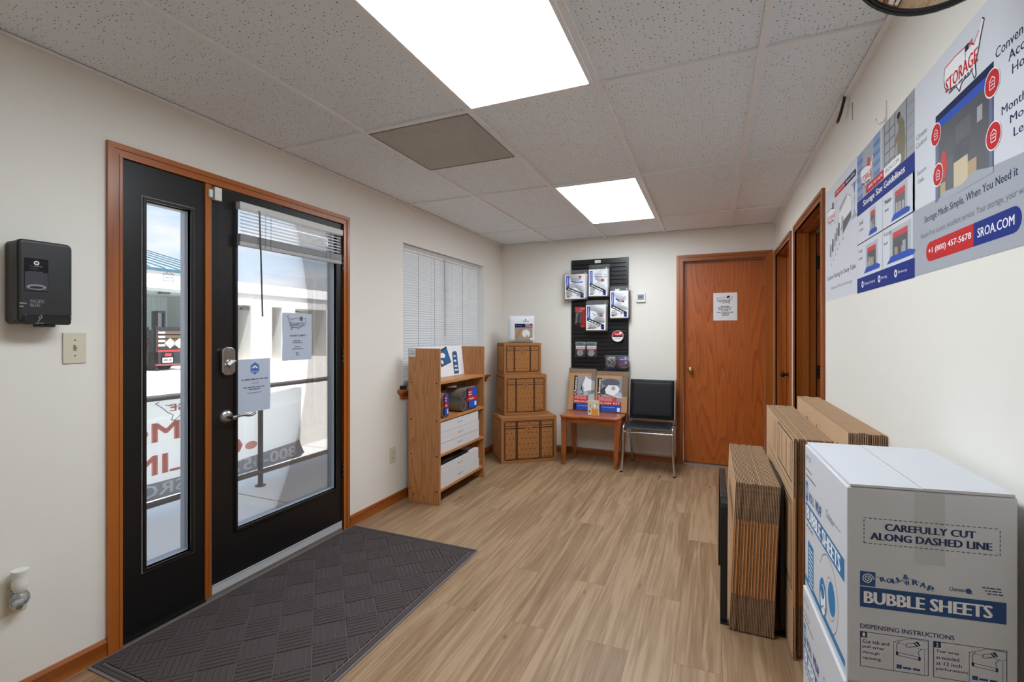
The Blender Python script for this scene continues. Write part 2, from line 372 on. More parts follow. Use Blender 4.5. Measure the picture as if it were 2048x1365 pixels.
def tile_mat():
    m = bpy.data.materials.new('ceiling_tile'); m.use_nodes = True; t = m.node_tree; b = t.nodes['Principled BSDF']
    tcn = nd(t, 'ShaderNodeTexCoord')
    nz = nd(t, 'ShaderNodeTexNoise', i_0=tcn.outputs['Object'], i_Scale=60.0, i_Detail=2.0)
    wv = nd(t, 'ShaderNodeMix', data_type='RGBA', i_0=.006, i_6=tcn.outputs['Object'], i_7=nz.outputs[1])
    v = nd(t, 'ShaderNodeTexVoronoi', voronoi_dimensions='2D', i_Vector=wv.outputs[2], i_Scale=58.0, i_Randomness=1.0)
    sp = nd(t, 'ShaderNodeSeparateColor', i_0=v.outputs['Color'])
    rad = nd(t, 'ShaderNodeMath', operation='MULTIPLY', i_0=sp.outputs[0], i_1=.17)
    rd2 = nd(t, 'ShaderNodeMath', operation='SUBTRACT', i_0=rad.outputs[0], i_1=v.outputs['Distance'])
    spot = ramp(t, rd2.outputs[0], [(.0, (0, 0, 0)), (.05, (1, 1, 1))])
    v2 = nd(t, 'ShaderNodeTexVoronoi', voronoi_dimensions='2D', i_Vector=tcn.outputs['Object'], i_Scale=150.0, i_Randomness=1.0)
    pin = ramp(t, v2.outputs['Distance'], [(.04, (.4, .4, .4)), (.13, (0, 0, 0))])
    mxm = nd(t, 'ShaderNodeMix', data_type='RGBA', blend_type='LIGHTEN', i_0=1.0, i_6=spot, i_7=pin)
    col = nd(t, 'ShaderNodeMix', data_type='RGBA', i_0=mxm.outputs[2], i_6=(*srgb(240, 247, 254), 1), i_7=(*srgb(84, 83, 84), 1))
    t.links.new(col.outputs[2], b.inputs['Base Color']); b.inputs['Roughness'].default_value = .95; b.inputs['Specular IOR Level'].default_value = .1
    inv = nd(t, 'ShaderNodeMath', operation='SUBTRACT', i_0=1.0, i_1=mxm.outputs[2])
    bp = nd(t, 'ShaderNodeBump', i_Strength=.5, i_Distance=.002, i_Height=inv.outputs[0]); t.links.new(bp.outputs[0], b.inputs['Normal'])
    return m
M_floor, M_tile = floor_mat(), tile_mat()
M_bar = mat('grid_white', (242, 244, 247), .45)

def wall(name, fr, w0, w1, h1, holes, t):      # slab behind the frame plane with rectangular openings
    xs = sorted({w0, w1, *[h[0] for h in holes], *[h[1] for h in holes]}); zs = sorted({0.0, h1, *[h[2] for h in holes], *[h[3] for h in holes]})
    b = MB(fr)
    for x0, x1 in zip(xs, xs[1:]):
        for z0, z1 in zip(zs, zs[1:]):
            cx, cz = (x0+x1)/2, (z0+z1)/2
            if any(h[0] < cx < h[1] and h[2] < cz < h[3] for h in holes): continue
            b.box(x0, x1, z0, z1, -t, 0, M_wall)
    return b.build(name, kind='structure')
TH = .14
HZ = H+.35                                        # walls run on above the hung ceiling
wall('wall_left', LWF(0, 0), FY-.14, D+.14, HZ, [(1.155, 2.46, 0, 2.066), (3.12, 4.60, .862, 2.056)], TH)
wall('wall_back', BWF(0, 0), 0, W+.14, HZ, [(2.0, 2.762, 0, 2.062)], .14)
wall('wall_right', RWF(0, 0), -D, -FY+.14, HZ, [(-4.955, -4.115, 0, 2.048), (-3.875, -2.995, 0, 2.048)], .118)
wall('wall_front', frame((W, FY, 0), (-1, 0, 0), Zp), 0, W, HZ, [], .14)
MB().box(-.14, W+1.9, FY-.14, D+.14, -.12, 0, M_floor).build('floor', kind='structure', origin=(0, 0, 0))
# ceiling: tiles above a white T-bar grid of 2 ft bays
G = .6096
LX = [1.2264-G, 1.2264, 1.2264+G, 1.2264+2*G]
YR = [1.948+2*G*k for k in range(-3, 3)]
MB().box(0, W, FY, D, H+.012, H+.03, M_tile).build('ceiling', kind='structure', origin=(0, 0, H))
g = MB()
for x in LX: g.box(x-.012, x+.012, FY, D, H, H+.0115, M_bar)
for y in YR: g.box(0, W, y-.012, y+.012, H+.0008, H+.0115, M_bar)
g.box(LX[0], LX[1], 1.948+G-.012, 1.948+G+.012, H+.0008, H+.007, M_bar)
for a in (g.box(0, .018, FY, D, H-.0008, H+.007, M_bar), g.box(W-.022, W, FY, D, H-.0008, H+.007, M_bar), g.box(0, W, D-.012, D, H-.0006, H+.007, M_bar), g.box(0, W, FY, FY+.018, H-.0006, H+.007, M_bar)): pass
g.build('trim_1', kind='structure')
# roof with an overhang that shades the walk
MB().box(-.66, W+2.0, -9, 14, H+.36, H+.5, M_ext).build('ceiling_roof', kind='structure')
# dark side rooms behind the two doorways on the right
sr = MB(); X0 = W+.118
sr.box(X0+1.7, X0+1.78, 1.6, D+.14, 0, HZ, M_wall); sr.box(X0, X0+1.78, 1.52, 1.6, 0, HZ, M_wall)
sr.box(X0, X0+1.78, D+.14, D+.22, 0, HZ, M_wall); sr.box(X0, X0+1.7, 1.6, D+.14, 2.36, 2.42, M_wall); sr.box(X0, X0+1.7, 3.985, 4.03, 0, 2.36, M_wall)
sr.build('wall_side_room', kind='structure')
MB().box(1.6, W+.14, D+1.6, D+1.66, 0, HZ, M_wall).box(1.6, 1.66, D+.14, D+1.6, 0, HZ, M_wall).build('wall_store', kind='structure')
# baseboards
def baseb(name, fr, runs):
    b = MB(fr)
    for x0, x1 in runs:
        b.box(x0, x1, 0, .058, 0, .012, M_oakx if 'back' in name else M_oaky)
        b.hexa([(x0,.058,0),(x1,.058,0),(x1,.058,.012),(x0,.058,.012)], [(x0,.072,0),(x1,.072,0),(x1,.072,.005),(x0,.072,.005)], M_oakx if 'back' in name else M_oaky)
    return b.build(name, kind='structure')
baseb('baseboard_left', LWF(0, 0), [(FY, 1.114), (2.513, D)])
baseb('baseboard_back', BWF(0, 0), [(.012, 1.945), (2.816, W)])
baseb('baseboard_right', RWF(0, 0), [(-2.945, -FY)])
# door casings: a mitred board with a raised outer bead and a stepped inner edge
def casing(name, fr, x0, x1, top, w, mz, mx, jamb=0.0, extra=None):
    b = MB(fr); o = [(0, .010, 0.0, w), (.010, .016, 0.0, w*.42), (.0, .013, w*.8, w)]
    for z0, z1, a, e in o:
        b.prism([(x0-w+a, 0), (x0-w+e, 0), (x0-w+e, top+w-e), (x0-w+a, top+w-a)], z0, z1, mz)
        b.prism([(x1+w-e, 0), (x1+w-a, 0), (x1+w-a, top+w-a), (x1+w-e, top+w-e)], z0, z1, mz)
        b.prism([(x0-w+e, top+w-e), (x1+w-e, top+w-e), (x1+w-a, top+w-a), (x0-w+a, top+w-a)], z0, z1, mx)
    if jamb:
        b.box(x0-.012, x0, 0, top+.012, -jamb, 0.004, mz); b.box(x1, x1+.012, 0, top+.012, -jamb, .004, mz); b.box(x0, x1, top, top+.012, -jamb, .004, mx)
        if extra:
            s0, s1 = extra
            b.box(x0, x0+.012, 0, top-.012, s0, s1, mz); b.box(x1-.012, x1, 0, top-.012, s0, s1, mz); b.box(x0, x1, top-.012, top, s0, s1, mx)
    return b.build(name, kind='structure')

# ---------------------------------------------------------------- entrance: sidelight and black glazed door
casing('trim_2', LWF(0, 0), 1.168, 2.449, 2.051, .054, M_oak, M_oaky, .1)
MB(LWF(0, 0)).box(1.520, 1.551, .02, 2.051, -.06, .006, M_oak).build('trim_3', kind='structure')   # oak mullion
th = MB(LWF(0, 0)); th.box(1.168, 2.449, 0, .018, -.13, .004, M_alu); th.box(1.168, 1.52, .018, .036, -.05, -.004, M_blackm); th.box(1.168, 1.52, .010, .020, -.004, .010, M_blackm)
th.build('trim_4', kind='structure')
def lite_panel(b, x0, x1, z0, z1, gx0, gx1, gz0, gz1, m):    # slab with an opening
    b.box(x0, gx0, z0, z1, -.044, -.002, m); b.box(gx1, x1, z0, z1, -.044, -.002, m)
    b.box(gx0, gx1, z0, gz0, -.044, -.002, m); b.box(gx0, gx1, gz1, z1, -.044, -.002, m)
def lite_frame(b, gx0, gx1, gz0, gz1, e, m, mo, ml):
    # raised black moulding inside, white moulding outside coloured grey for its shade, thin light bead round the edge
    for (a0, a1, c0, c1) in ((gx0-e, gx0, gz0-e, gz1+e), (gx1, gx1+e, gz0-e, gz1+e), (gx0, gx1, gz0-e, gz0), (gx0, gx1, gz1, gz1+e)):
        b.box(a0, a1, c0, c1, -.02, .007, m); b.box(a0, a1, c0, c1, -.075, -.0445, mo)
    q = .0034; E0 = e+q
    for (a0, a1, c0, c1) in ((gx0-E0, gx0-e, gz0-E0, gz1+E0), (gx1+e, gx1+E0, gz0-E0, gz1+E0), (gx0-e, gx1+e, gz0-E0, gz0-e), (gx0-e, gx1+e, gz1+e, gz1+E0)):
        b.box(a0, a1, c0, c1, -.003, .0022, ml)
    for (a0, a1, c0, c1) in ((gx0, gx0+.004, gz0, gz1), (gx1-.004, gx1, gz0, gz1), (gx0, gx1, gz0, gz0+.004), (gx0, gx1, gz1-.004, gz1)):
        b.box(a0, a1, c0, c1, -.044, -.018, mo)
M_bead = mat('bead_gray', (176, 176, 178), .5); M_extf = mat('shaded_outer_frame', (176, 182, 192), .5); M_sweep = mat('sweep_metal', (206, 208, 211), .45, .25)  # outer frame is white vinyl, its shade put into the grey colour
w1 = thing('window_1', None, None, (0, 1.344, .02), kind='structure')
b = MB(LWF(0, 0)); lite_panel(b, 1.169, 1.519, .036, 2.048, 1.262, 1.452, .288, 1.898, M_doorblk); b.build('sidelight_panel', w1)
b = MB(LWF(0, 0)); lite_frame(b, 1.262, 1.452, .288, 1.898, .014, M_doorblk, M_extf, M_bead); b.build('glazing_frame', w1, bevel=.002)
MB(LWF(0, 0)).box(1.262, 1.452, .288, 1.898, -.036, -.032, M_glass).build('pane', w1)
d1 = thing('door_1', None, None, (0, 2.0, .02), kind='structure')
GX0, GX1, GZ0, GZ1 = 1.690, 2.392, .300, 1.985
b = MB(LWF(0, 0)); lite_panel(b, 1.554, 2.446, .062, 2.047, GX0, GX1, GZ0, GZ1, M_doorblk); b.build('door_slab', d1)
b = MB(LWF(0, 0)); lite_frame(b, GX0, GX1, GZ0, GZ1, .014, M_doorblk, M_extf, M_doorblk)
b.box(1.600, 1.602, .30, 1.96, -.0025, -.0015, M_blackm); b.build('glazing_frame', d1, bevel=.002)
MB(LWF(0, 0)).box(GX0, GX1, GZ0, GZ1, -.036, -.032, M_glass).build('pane', d1)
b = MB(LWF(0, 0)); b.box(1.556, 2.444, .020, .062, -.04, .002, M_sweep); b.box(1.556, 2.444, .062, .066, -.01, .004, M_sweep); b.build('door_sweep', d1)
for z in (.36, 1.12, 1.74):
    b = MB(LWF(0, 0)); b.cyl((2.449, z, .004), (2.449, z+.10, .004), .006, M_blackm, n=10)
    for q in range(3): b.cyl((2.449, z+.015+.033*q, .004), (2.449, z+.018+.033*q, .004), .0067, M_nickel, n=10)
    b.build('hinge', d1, smooth=40)
# deadbolt: scalloped plate with a thumb turn
b = MB(LWF(1.632, 1.176))
pl = [(-.026, -.066), (-.012, -.072), (.012, -.072), (.026, -.066), (.036, -.054), (.036, .054), (.026, .066), (.012, .072), (-.012, .072), (-.026, .066), (-.036, .054), (-.036, -.054)]
b.prism(pl, -.002, .020, M_nickel)
lk = b.build('deadbolt', d1, bevel=.005, seg=3)
b = MB(LWF(1.640, 1.165)); b.cyl((0, 0, .018), (0, 0, .026), .021, M_nickel, n=24); b.build('thumb_collar', lk, smooth=40)
b = MB(frame((.026, 1.640, 1.165), (0, .78, .62), (0, -.62, .78))); b.prism(rrect(-.022, -.006, .022, .006, .005), 0, .016, M_nickel); b.build('thumb_turn', lk, bevel=.002)
for q in (.055, -.058): MB(LWF(1.632, 1.176)).cyl((0, q, .018), (0, q, .021), .004, M_alu, n=10).build('screw', lk)
# lever handle
b = MB(LWF(1.632, .893)); b.fr = b.fr @ Matrix.Identity(4)
b.lathe([(0.0, .016), (.012, .016), (.026, .011), (.034, .004), (.036, -.002)][::-1], M_nickel, 32)
hd = b.build('lever_rose', d1, smooth=50)
b = MB(LWF(1.632, .893)); b.cyl((0, 0, .012), (0, 0, .062), .011, M_nickel, n=16)
pts = [(-.006, 0, .056), (.012, .002, .060), (.035, .006, .060), (.06, .004, .058), (.085, -.004, .055), (.108, -.003, .052), (.124, .004, .050)]
vsn = 10
for i in range(len(pts)-1): pass
b.tube(arc_path([Vector(p) for p in pts], .02), .0075, M_nickel, n=12)
b.build('lever', hd, smooth=60)
# ---------------------------------------------------------------- back wall door
casing('trim_5', BWF(0, 0), 2.012, 2.750, 2.050, .062, M_oak, M_oakx, .12)
d2 = thing('door_2', None, None, (2.381, D+.06, 0), kind='structure')
MB(BWF(0, 0)).box(2.015, 2.747, .018, 2.046, -.096, -.055, M_door).build('door_slab', d2)
MB(BWF(0, 0)).box(2.012, 2.75, .0, .012, -.11, -.02, M_alu).box(2.02, 2.745, .012, .018, -.09, -.06, M_blackm).build('threshold', d2)
b = MB(BWF(2.082, .953, D+.055)); b.lathe([(.030, 0), (.028, .006), (.012, .010), (.011, .026), (.020, .034), (.026, .046), (.024, .056), (.014, .062), (0, .063)], M_brass, 28)
b.build('door_knob', d2, smooth=50)
# ---------------------------------------------------------------- right wall doorways
casing('trim_6', RWF(0, 0), -4.945, -4.125, 2.040, .054, M_oak, M_oaky, .118, (-.075, -.045))
casing('trim_7', RWF(0, 0), -3.866, -3.004, 2.040, .054, M_oak, M_oaky, .118, (-.075, -.045))
d3 = thing('door_3', None, None, (W+.1, 4.53, 0), kind='structure')
MB(RWF(0, 0)).box(-4.942, -4.128, .012, 2.037, -.115, -.078, M_door).build('door_slab', d3)
b = MB(RWF(-0, 0)); b.fr = RWF(4.80, .955, W+.078); b.lathe([(.031, 0), (.029, .006), (.012, .010), (.011, .03), (.022, .038), (.027, .05), (.024, .06), (.012, .066), (0, .067)], M_blackm, 28)
b.build('door_knob', d3, smooth=50)
# near doorway: door swung right back against the far side of the wall, hinge edge showing
d4 = thing('door_4', None, None, (W+.14, 4.2, 0), kind='structure')
MB().box(W+.127, W+.150, 3.885, 3.98, .012, 2.03, M_door).build('door_slab', d4)
for z in (.28, 1.05, 1.82):
    b = MB(); b.box(W+.1185, W+.146, 3.868, 3.8845, z-.045, z+.045, M_blackm); b.cyl((W+.150, 3.866, z-.048), (W+.150, 3.866, z+.048), .006, M_nickel, n=10)
    for q in (-.03, 0, .03): b.cyl((W+.132, 3.8685, z+q), (W+.132, 3.867, z+q), .003, M_nickel, n=8)
    b.build('hinge', d4)
# ---------------------------------------------------------------- window with stool
w2 = thing('window_2', None, None, (-.1, 3.86, .862), kind='structure')
b = MB(LWF(0, 0))
for x0, x1, z0, z1 in ((3.12, 3.15, .862, 2.056), (4.57, 4.60, .862, 2.056), (3.15, 4.57, .862, .907), (3.15, 4.57, 2.02, 2.056), (3.835, 3.885, .907, 2.02)):
    b.box(x0, x1, z0, z1, -.135, -.095, M_white)
b.build('window_frame', w2, bevel=.003)
MB(LWF(0, 0)).box(3.15, 4.57, .907, 2.02, -.118, -.114, M_glass).build('pane', w2)
b = MB(LWF(0, 0)); b.box(3.045, 4.63, .852, .876, -.094, .058, M_oaky)
b.prism([(3.075, .800), (4.60, .800), (4.60, .852), (3.075, .852)], 0, .018, M_oaky); b.box(3.06, 4.615, .835, .852, 0, .034, M_oaky)
b.build('trim_8', kind='structure', bevel=.004)
b = MB(LWF(0, 0)); b.box(3.12, 3.123, .877, 2.056, -.095, .0006, M_reveal); b.box(4.597, 4.60, .877, 2.056, -.095, .0006, M_reveal); b.box(3.123, 4.597, 2.053, 2.056, -.095, .0006, M_reveal)
b.build('trim_10', kind='structure')
# ---------------------------------------------------------------- ceiling lights (emissive prismatic lenses)
def lens_mat():
    m = bpy.data.materials.new('light_lens'); m.use_nodes = True; t = m.node_tree; b = t.nodes['Principled BSDF']
    b.inputs['Base Color'].default_value = (.85, .85, .85, 1); b.inputs['Roughness'].default_value = .4
    b.inputs['Emission Color'].default_value = (.85, .935, 1.0, 1); b.inputs['Emission Strength'].default_value = LIGHT_PANEL
    return m
M_lens = lens_mat()
def fixture(y0, label):
    t = thing('ceiling_light', label, 'ceiling light', (LX[1]+G/2, y0+G, H-.001), 'recessed ceiling lights')
    x0, x1, y1 = LX[1]+.013, LX[2]-.013, y0+2*G-.013; y0 = y0+.013; e = .017
    b = MB()
    for a in ((x0, x0+e, y0, y1), (x1-e, x1, y0, y1), (x0+e, x1-e, y0, y0+e), (x0+e, x1-e, y1-e, y1)): b.box(*a, H-.004, H+.006, M_bar)
    b.build('frame', t, bevel=.0015)
    MB().box(x0+e, x1-e, y0+e, y1-e, H+.001, H+.005, M_lens).build('diffuser', t)
fixture(1.948-2*G, 'large white ceiling light panel nearest the camera, cut off by the top edge')
fixture(1.948+2*G, 'smaller looking white ceiling light panel towards the back wall')
# air return grille
t = thing('air_return_vent', 'square grey mesh air return grille set in the ceiling beside the large light', 'vent', ((LX[0]+LX[1])/2, 1.948+G/2, H-.001))
x0, x1, y0, y1 = LX[0]+.012, LX[1]-.012, 1.948+.012, 1.948+G-.012
M_vent = mat('vent_metal', (214, 212, 206), .5, .1); M_ventb = mat('vent_box', (150, 149, 144), .8)
b = MB()
N = 46
for i in range(N+1):
    x = x0+.006+(x1-x0-.012)*i/N; y = y0+.006+(y1-y0-.012)*i/N
    b.box(x-.0017, x+.0017, y0, y1, H+.0005, H+.006, M_vent); b.box(x0, x1, y-.0017, y+.0017, H+.0007, H+.006, M_vent)
b.build('grille', t)
b = MB()
for a in ((x0, x0+.006, y0, y1), (x1-.006, x1, y0, y1), (x0, x1, y0, y0+.006), (x0, x1, y1-.006, y1)): b.box(*a, H-.002, H+.007, M_ventb)
b.build('frame', t)
MB().box(x0, x1, y0, y1, H+.0065, H+.0078, M_ventb).build('backing', t)
b = MB(Matrix.Translation(((x0+x1)/2, (y0+y1)/2, H+.0060))); b.disc(0, 0, .17, mat('duct', (196, 190, 172), .8), 0); b.build('duct_opening', t)

# ================================================================ things on the left wall and on the entrance door
# soap dispenser
t = thing('soap_dispenser', 'black wall-mounted soap dispenser above the light switch', 'soap dispenser', (0, .89, 1.35))
def rim(x0, x1, z0, z1, d0, d1, r, m, name, par, bev):
    b = MB(LWF(0, 0)); b.prism(rrect(x0, z0, x1, z1, r), d0, d1, m); return b.build(name, par, bevel=bev, seg=3)
rim(.817, .962, 1.349, 1.640, 0, .062, .014, mat('dispenser_side', (58, 56, 53), .5), 'back_shell', t, .004)
cv = rim(.814, .966, 1.350, 1.643, .0625, .092, .018, M_black, 'front_cover', t, .011)
b = MB(LWF(0, 0)); b.prism(rrect(.828, 1.346, .960, 1.382, .01), .0915, .0975, mat('gloss_black', (12, 12, 13), .12)); lp = b.build('lower_lip', t, bevel=.004)
b = MB(LWF(0, 0)); b.prism(rrect(.870, 1.338, .918, 1.352, .004), .05, .09, M_black); b.build('nozzle', t, bevel=.003)
b = MB(LWF(0, 0)); z = .0925
b.poly(rrect(.832, 1.462, .896, 1.578, .003), mat('gloss_window', (24, 24, 26), .08), z)
b.poly(rrect(.8335, 1.466, .8945, 1.530, .002), mat('window_pouch', (66, 66, 70), .2), z+.0003)
b.disc(.864, 1.478, .026, M_inkl, z+.0006, ry=.009); b.disc(.864, 1.4765, .019, mat('window_dark', (40, 40, 44), .2), z+.0009, ry=.005)
b.disc(.864, 1.562, .0075, M_wht, z+.0006); b.disc(.864, 1.562, .0045, M_inkg, z+.0009); b.text('refill', .848, 1.548, .880, 1.5525, M_inkl, z+.0006)
b.greek(.848, 1.540, .868, .0022, M_inkg, z+.0006, 3); b.greek(.842, 1.530, .882, .0022, M_inkg, z+.0006, 4)
b.build('window', cv)
b = MB(LWF(0, 0)); z = .0928
b.text('PACIFIC', .848, 1.4225, .886, 1.4335, M_inkl, z, .012); b.text('BLUE', .848, 1.409, .874, 1.420, M_inkl, z, .012)
b.greek(.800+.02, 1.417, .838, .0045, M_inkl, z, 6); b.greek(.820, 1.406, .830, .0045, M_inkl, z, 8)
b.build('lettering', cv)
b = MB(LWF(0, 0)); z = .0979; b.line([(.866, 1.356), (.872, 1.367), (.868, 1.374)], .0022, M_inkl, z); b.line([(.872, 1.366), (.877, 1.373), (.874, 1.379)], .003, M_inkl, z); b.greek(.860, 1.350, .884, .002, M_inkl, z, 2)
b.build('lettering', lp)
# light switch
M_ivory = mat('ivory_plastic', (212, 205, 184), .4)
t = thing('light_switch', 'ivory toggle light switch plate below the soap dispenser', 'light switch', (0, 1.011, 1.199))
b = MB(LWF(0, 0)); b.prism(rrect(.974, 1.199, 1.048, 1.319, .004), 0, .006, M_ivory); b.build('plate', t, bevel=.003, seg=3)
b = MB(LWF(0, 0)); b.box(1.006, 1.016, 1.247, 1.271, .0055, .0065, mat('switch_slot', (150, 143, 122), .6)); b.hexa([(1.0075,1.256,.006),(1.0145,1.256,.006),(1.0145,1.270,.006),(1.0075,1.270,.006)], [(1.008,1.264,.018),(1.014,1.264,.018),(1.014,1.270,.018),(1.008,1.270,.018)], M_ivory); b.build('toggle', t)
for z in (1.229, 1.289):
    b = MB(LWF(0, 0)); b.cyl((1.011, z, .0055), (1.011, z, .0068), .0032, mat('screw_head', (120, 115, 100), .4, .6), n=10); b.build('screw', t)
# outlets
def outlet(y0, z0, label):
    t = thing('wall_outlet', label, 'wall outlet', (0, y0+.037, z0), 'wall outlets')
    b = MB(LWF(y0, z0)); b.prism(rrect(0, 0, .074, .120, .004), 0, .005, M_ivory); b.build('plate', t, bevel=.0025)
    for zc in (.038, .082):
        b = MB(LWF(y0, z0)); b.prism(rrect(.020, zc-.015, .054, zc+.015, .008), .004, .0065, M_ivory)
        for q in (.030, .043): b.box(q, q+.002, zc-.004, zc+.006, .0064, .0067, M_dark)
        b.cyl((.0367, zc-.009, .0064), (.0367, zc-.009, .0067), .0025, M_dark, n=8); b.build('socket', t)
outlet(.800, .325, 'ivory wall outlet behind the plug-in air freshener, left edge of the photo')
outlet(2.949, .318, 'ivory wall outlet low on the wall beside the oak bookcase')
# plug-in air freshener
t = thing('air_freshener', 'white and clear plug-in air freshener in the wall outlet', 'air freshener', (0, .842, .345))
b = MB(frame((.038, .842, .41), (0, 1, 0), (-1, 0, 0))); b.lathe([(.017, 0), (.022, .012), (.0225, .03), (.019, .045), (.0205, .058), (.024, .072), (.0235, .074), (0, .074)], M_white, 28); b.build('cap', t, smooth=45)
b = MB(frame((.036, .842, .358), (0, 1, 0), (-1, 0, 0))); b.lathe([(.008, 0), (.022, .006), (.027, .02), (.025, .036), (.016, .050)], M_glasst, 24); b.build('oil_bottle', t, smooth=60)
b = MB(LWF(0, 0)); b.prism(rrect(.824, .345, .860, .375, .012), .006, .03, M_white); b.cyl((.842, .352, .028), (.842, .352, .040), .009, mat('gray_plastic', (150, 150, 148), .4), n=16); b.build('plug_body', t, bevel=.004)
# door contact sensor (two halves)
t = thing('door_sensor', 'white two-piece alarm contact at the top of the entrance door', 'sensor', (.006, 1.57, 1.978))
b = MB(LWF(0, 0)); b.box(1.558, 1.594, 1.978, 2.042, -.001, .020, M_white); b.cyl((1.583, 2.02, .0195), (1.583, 2.02, .0204), .0015, M_dark, n=8); b.build('transmitter', t, bevel=.003)
MB(LWF(0, 0)).box(1.531, 1.549, 1.985, 2.024, .0062, .019, M_white).build('magnet', t, bevel=.002)
# small door stop pin / closer pin near the top hinge
# blind on the door, drawn up
t = thing('window_blind', 'short white blind drawn up at the top of the entrance door glass', 'blind', (.02, 2.04, 1.77))
X0b, X1b = 1.678, 2.412
b = MB(LWF(0, 0)); b.box(X0b, X1b, 1.962, 2.0, .004, .040, mat('headrail', (206, 206, 206), .4)); b.build('headrail', t, bevel=.003)
M_slat2 = mat('door_blind_slat', (226, 226, 226), .4, trans=.4)
b = MB(LWF(0, 0))
for i in range(6):
    zc = 1.947-i*.0185
    P = [(.010, zc+.004), (.021, zc+.003), (.034, zc-.008)]
    for (d0, z0), (d1, z1) in zip(P, P[1:]):
        b.add([(X0b+.008, z0, d0), (X1b-.008, z0, d0), (X1b-.008, z1, d1), (X0b+.008, z1, d1)], [(0, 1, 2, 3)], M_slat2)
b.build('slats', t, smooth=60)
M_slat3 = mat('stacked_slat', (176, 176, 178), .5)  # stacked slats and bottom rail: their shade put into a greyer colour
b = MB(LWF(0, 0))
for i in range(12): b.box(X0b+.006, X1b-.006, 1.7985+i*.0032, 1.8003+i*.0032, .006, .034, M_slat3)
b.build('stacked_slats', t)
b = MB(LWF(0, 0)); b.prism(rrect(X0b+.004, 1.774, X1b-.004, 1.797, .004), .007, .033, M_slat3); b.build('bottom_rail', t, bevel=.003)
for y in (1.83, 1.865, 2.27, 2.305): MB(LWF(0, 0)).cyl((y, 1.78, .036), (y, 1.97, .036), .0009, M_inkg, n=6).build('cord', t)
b = MB(); b.tube([(.041, 1.789, 1.975), (.044, 1.795, 1.75), (.047, 1.803, 1.408)], .0042, mat('wand', (88, 80, 78), .25), n=8); b.build('tilt_wand', t, smooth=60)
# notices taped to the door glass (printed side out, showing through)
M_thru = mat('show_through_ink', (112, 116, 132), .7); M_thrub = mat('show_through_blue', (74, 110, 176), .6)
USMAP = [(.02,.55),(0,.40),(.03,.27),(.10,.20),(.20,.17),(.30,.16),(.36,.10),(.42,.02),(.47,.10),(.55,.12),(.66,.11),(.72,.14),(.78,.00),(.82,.02),(.80,.18),(.86,.28),(.89,.36),(.92,.45),(1.0,.62),(.96,.66),(.89,.54),(.83,.50),(.77,.44),(.70,.50),(.60,.53),(.3,.56)]
def usmap(b, x0, y0, w, h, z, fill, stroke, sw, red=None, mirror=False):
    q = [((x0+w*(1-px) if mirror else x0+w*px), y0+h*py/.66) for px, py in USMAP]
    if fill: b.poly(q, fill, z)
    b.line(q[:20], sw, stroke, z+.0003); b.line(q[20:]+q[:1], sw, red or stroke, z+.0003)
def notice(name, y0, y1, z0, z1, label, d=.0):
    b = MB(LWF(0, 0, -.031)); w = y1-y0
    b.surf(6, 8, lambda u, v: (y0+w*u, z0+(z1-z0)*v, d+.0012+.0022*math.sin(3*u+4*v)**2), M_paper)
    b2 = b; b2._w = w; return b
b = notice('n', 1.700, 1.914, .890, 1.178, '')
z = .0045; cx = 1.815
b.poly([(cx+.030*math.sin(a), 1.126+.034*math.cos(a)) for a in [math.pi/3*i for i in range(6)]], M_thrub, z)
b.poly([(cx-.019, 1.130), (cx, 1.143), (cx+.019, 1.130), (cx+.012, 1.126), (cx, 1.134), (cx-.012, 1.126)], M_wht, z+.0004); b.text('Storage', cx-.019, 1.104, cx+.019, 1.112, M_wht, z+.0004, mirror=True)
b.greek(1.735, 1.064, 1.895, .007, M_thru, z, 1); b.text('Be Sold', cx-.018, 1.043, cx+.020, 1.053, M_thru, z, mirror=True); b.greek(1.745, 1.022, 1.882, .0055, M_thru, z, 5); b.greek(1.778, 1.010, 1.846, .0055, M_thru, z, 6); b.greek(1.768, .992, 1.862, .004, M_inkl, z, 7)
b.build('paper_notice', label='pale paper notice with blue hexagon logo taped low on the door glass beside the deadbolt', cat='paper notice', smooth=60, group='paper notices on doors')
b = notice('n', 1.994, 2.214, 1.157, 1.440, '')
usmap(b, 2.030, 1.340, .135, .085, z, None, M_inkg, .003, mirror=True)
b.text('STORAGE', 2.045, 1.362, 2.150, 1.384, M_inkg, z+.0006, .015, mirror=True); b.greek(2.06, 1.352, 2.13, .004, M_thru, z, 2)
b.poly([(2.118, 1.398), (2.138, 1.392), (2.142, 1.416), (2.126, 1.424)], M_inkg, z)
b.text('Office Hours', 2.045, 1.300, 2.162, 1.313, M_inkg, z, .02, mirror=True)
for i, (zz, w) in enumerate(((1.272, .06), (1.260, .075), (1.235, .04), (1.223, .08), (1.198, .03), (1.186, .025))): b.greek(2.104-w/2, zz, 2.104+w/2, .0055, M_thru, z, 20+i)
b.build('paper_notice', label='speckled paper notice with a map logo taped higher on the door glass', cat='paper notice', smooth=60, group='paper notices on doors')
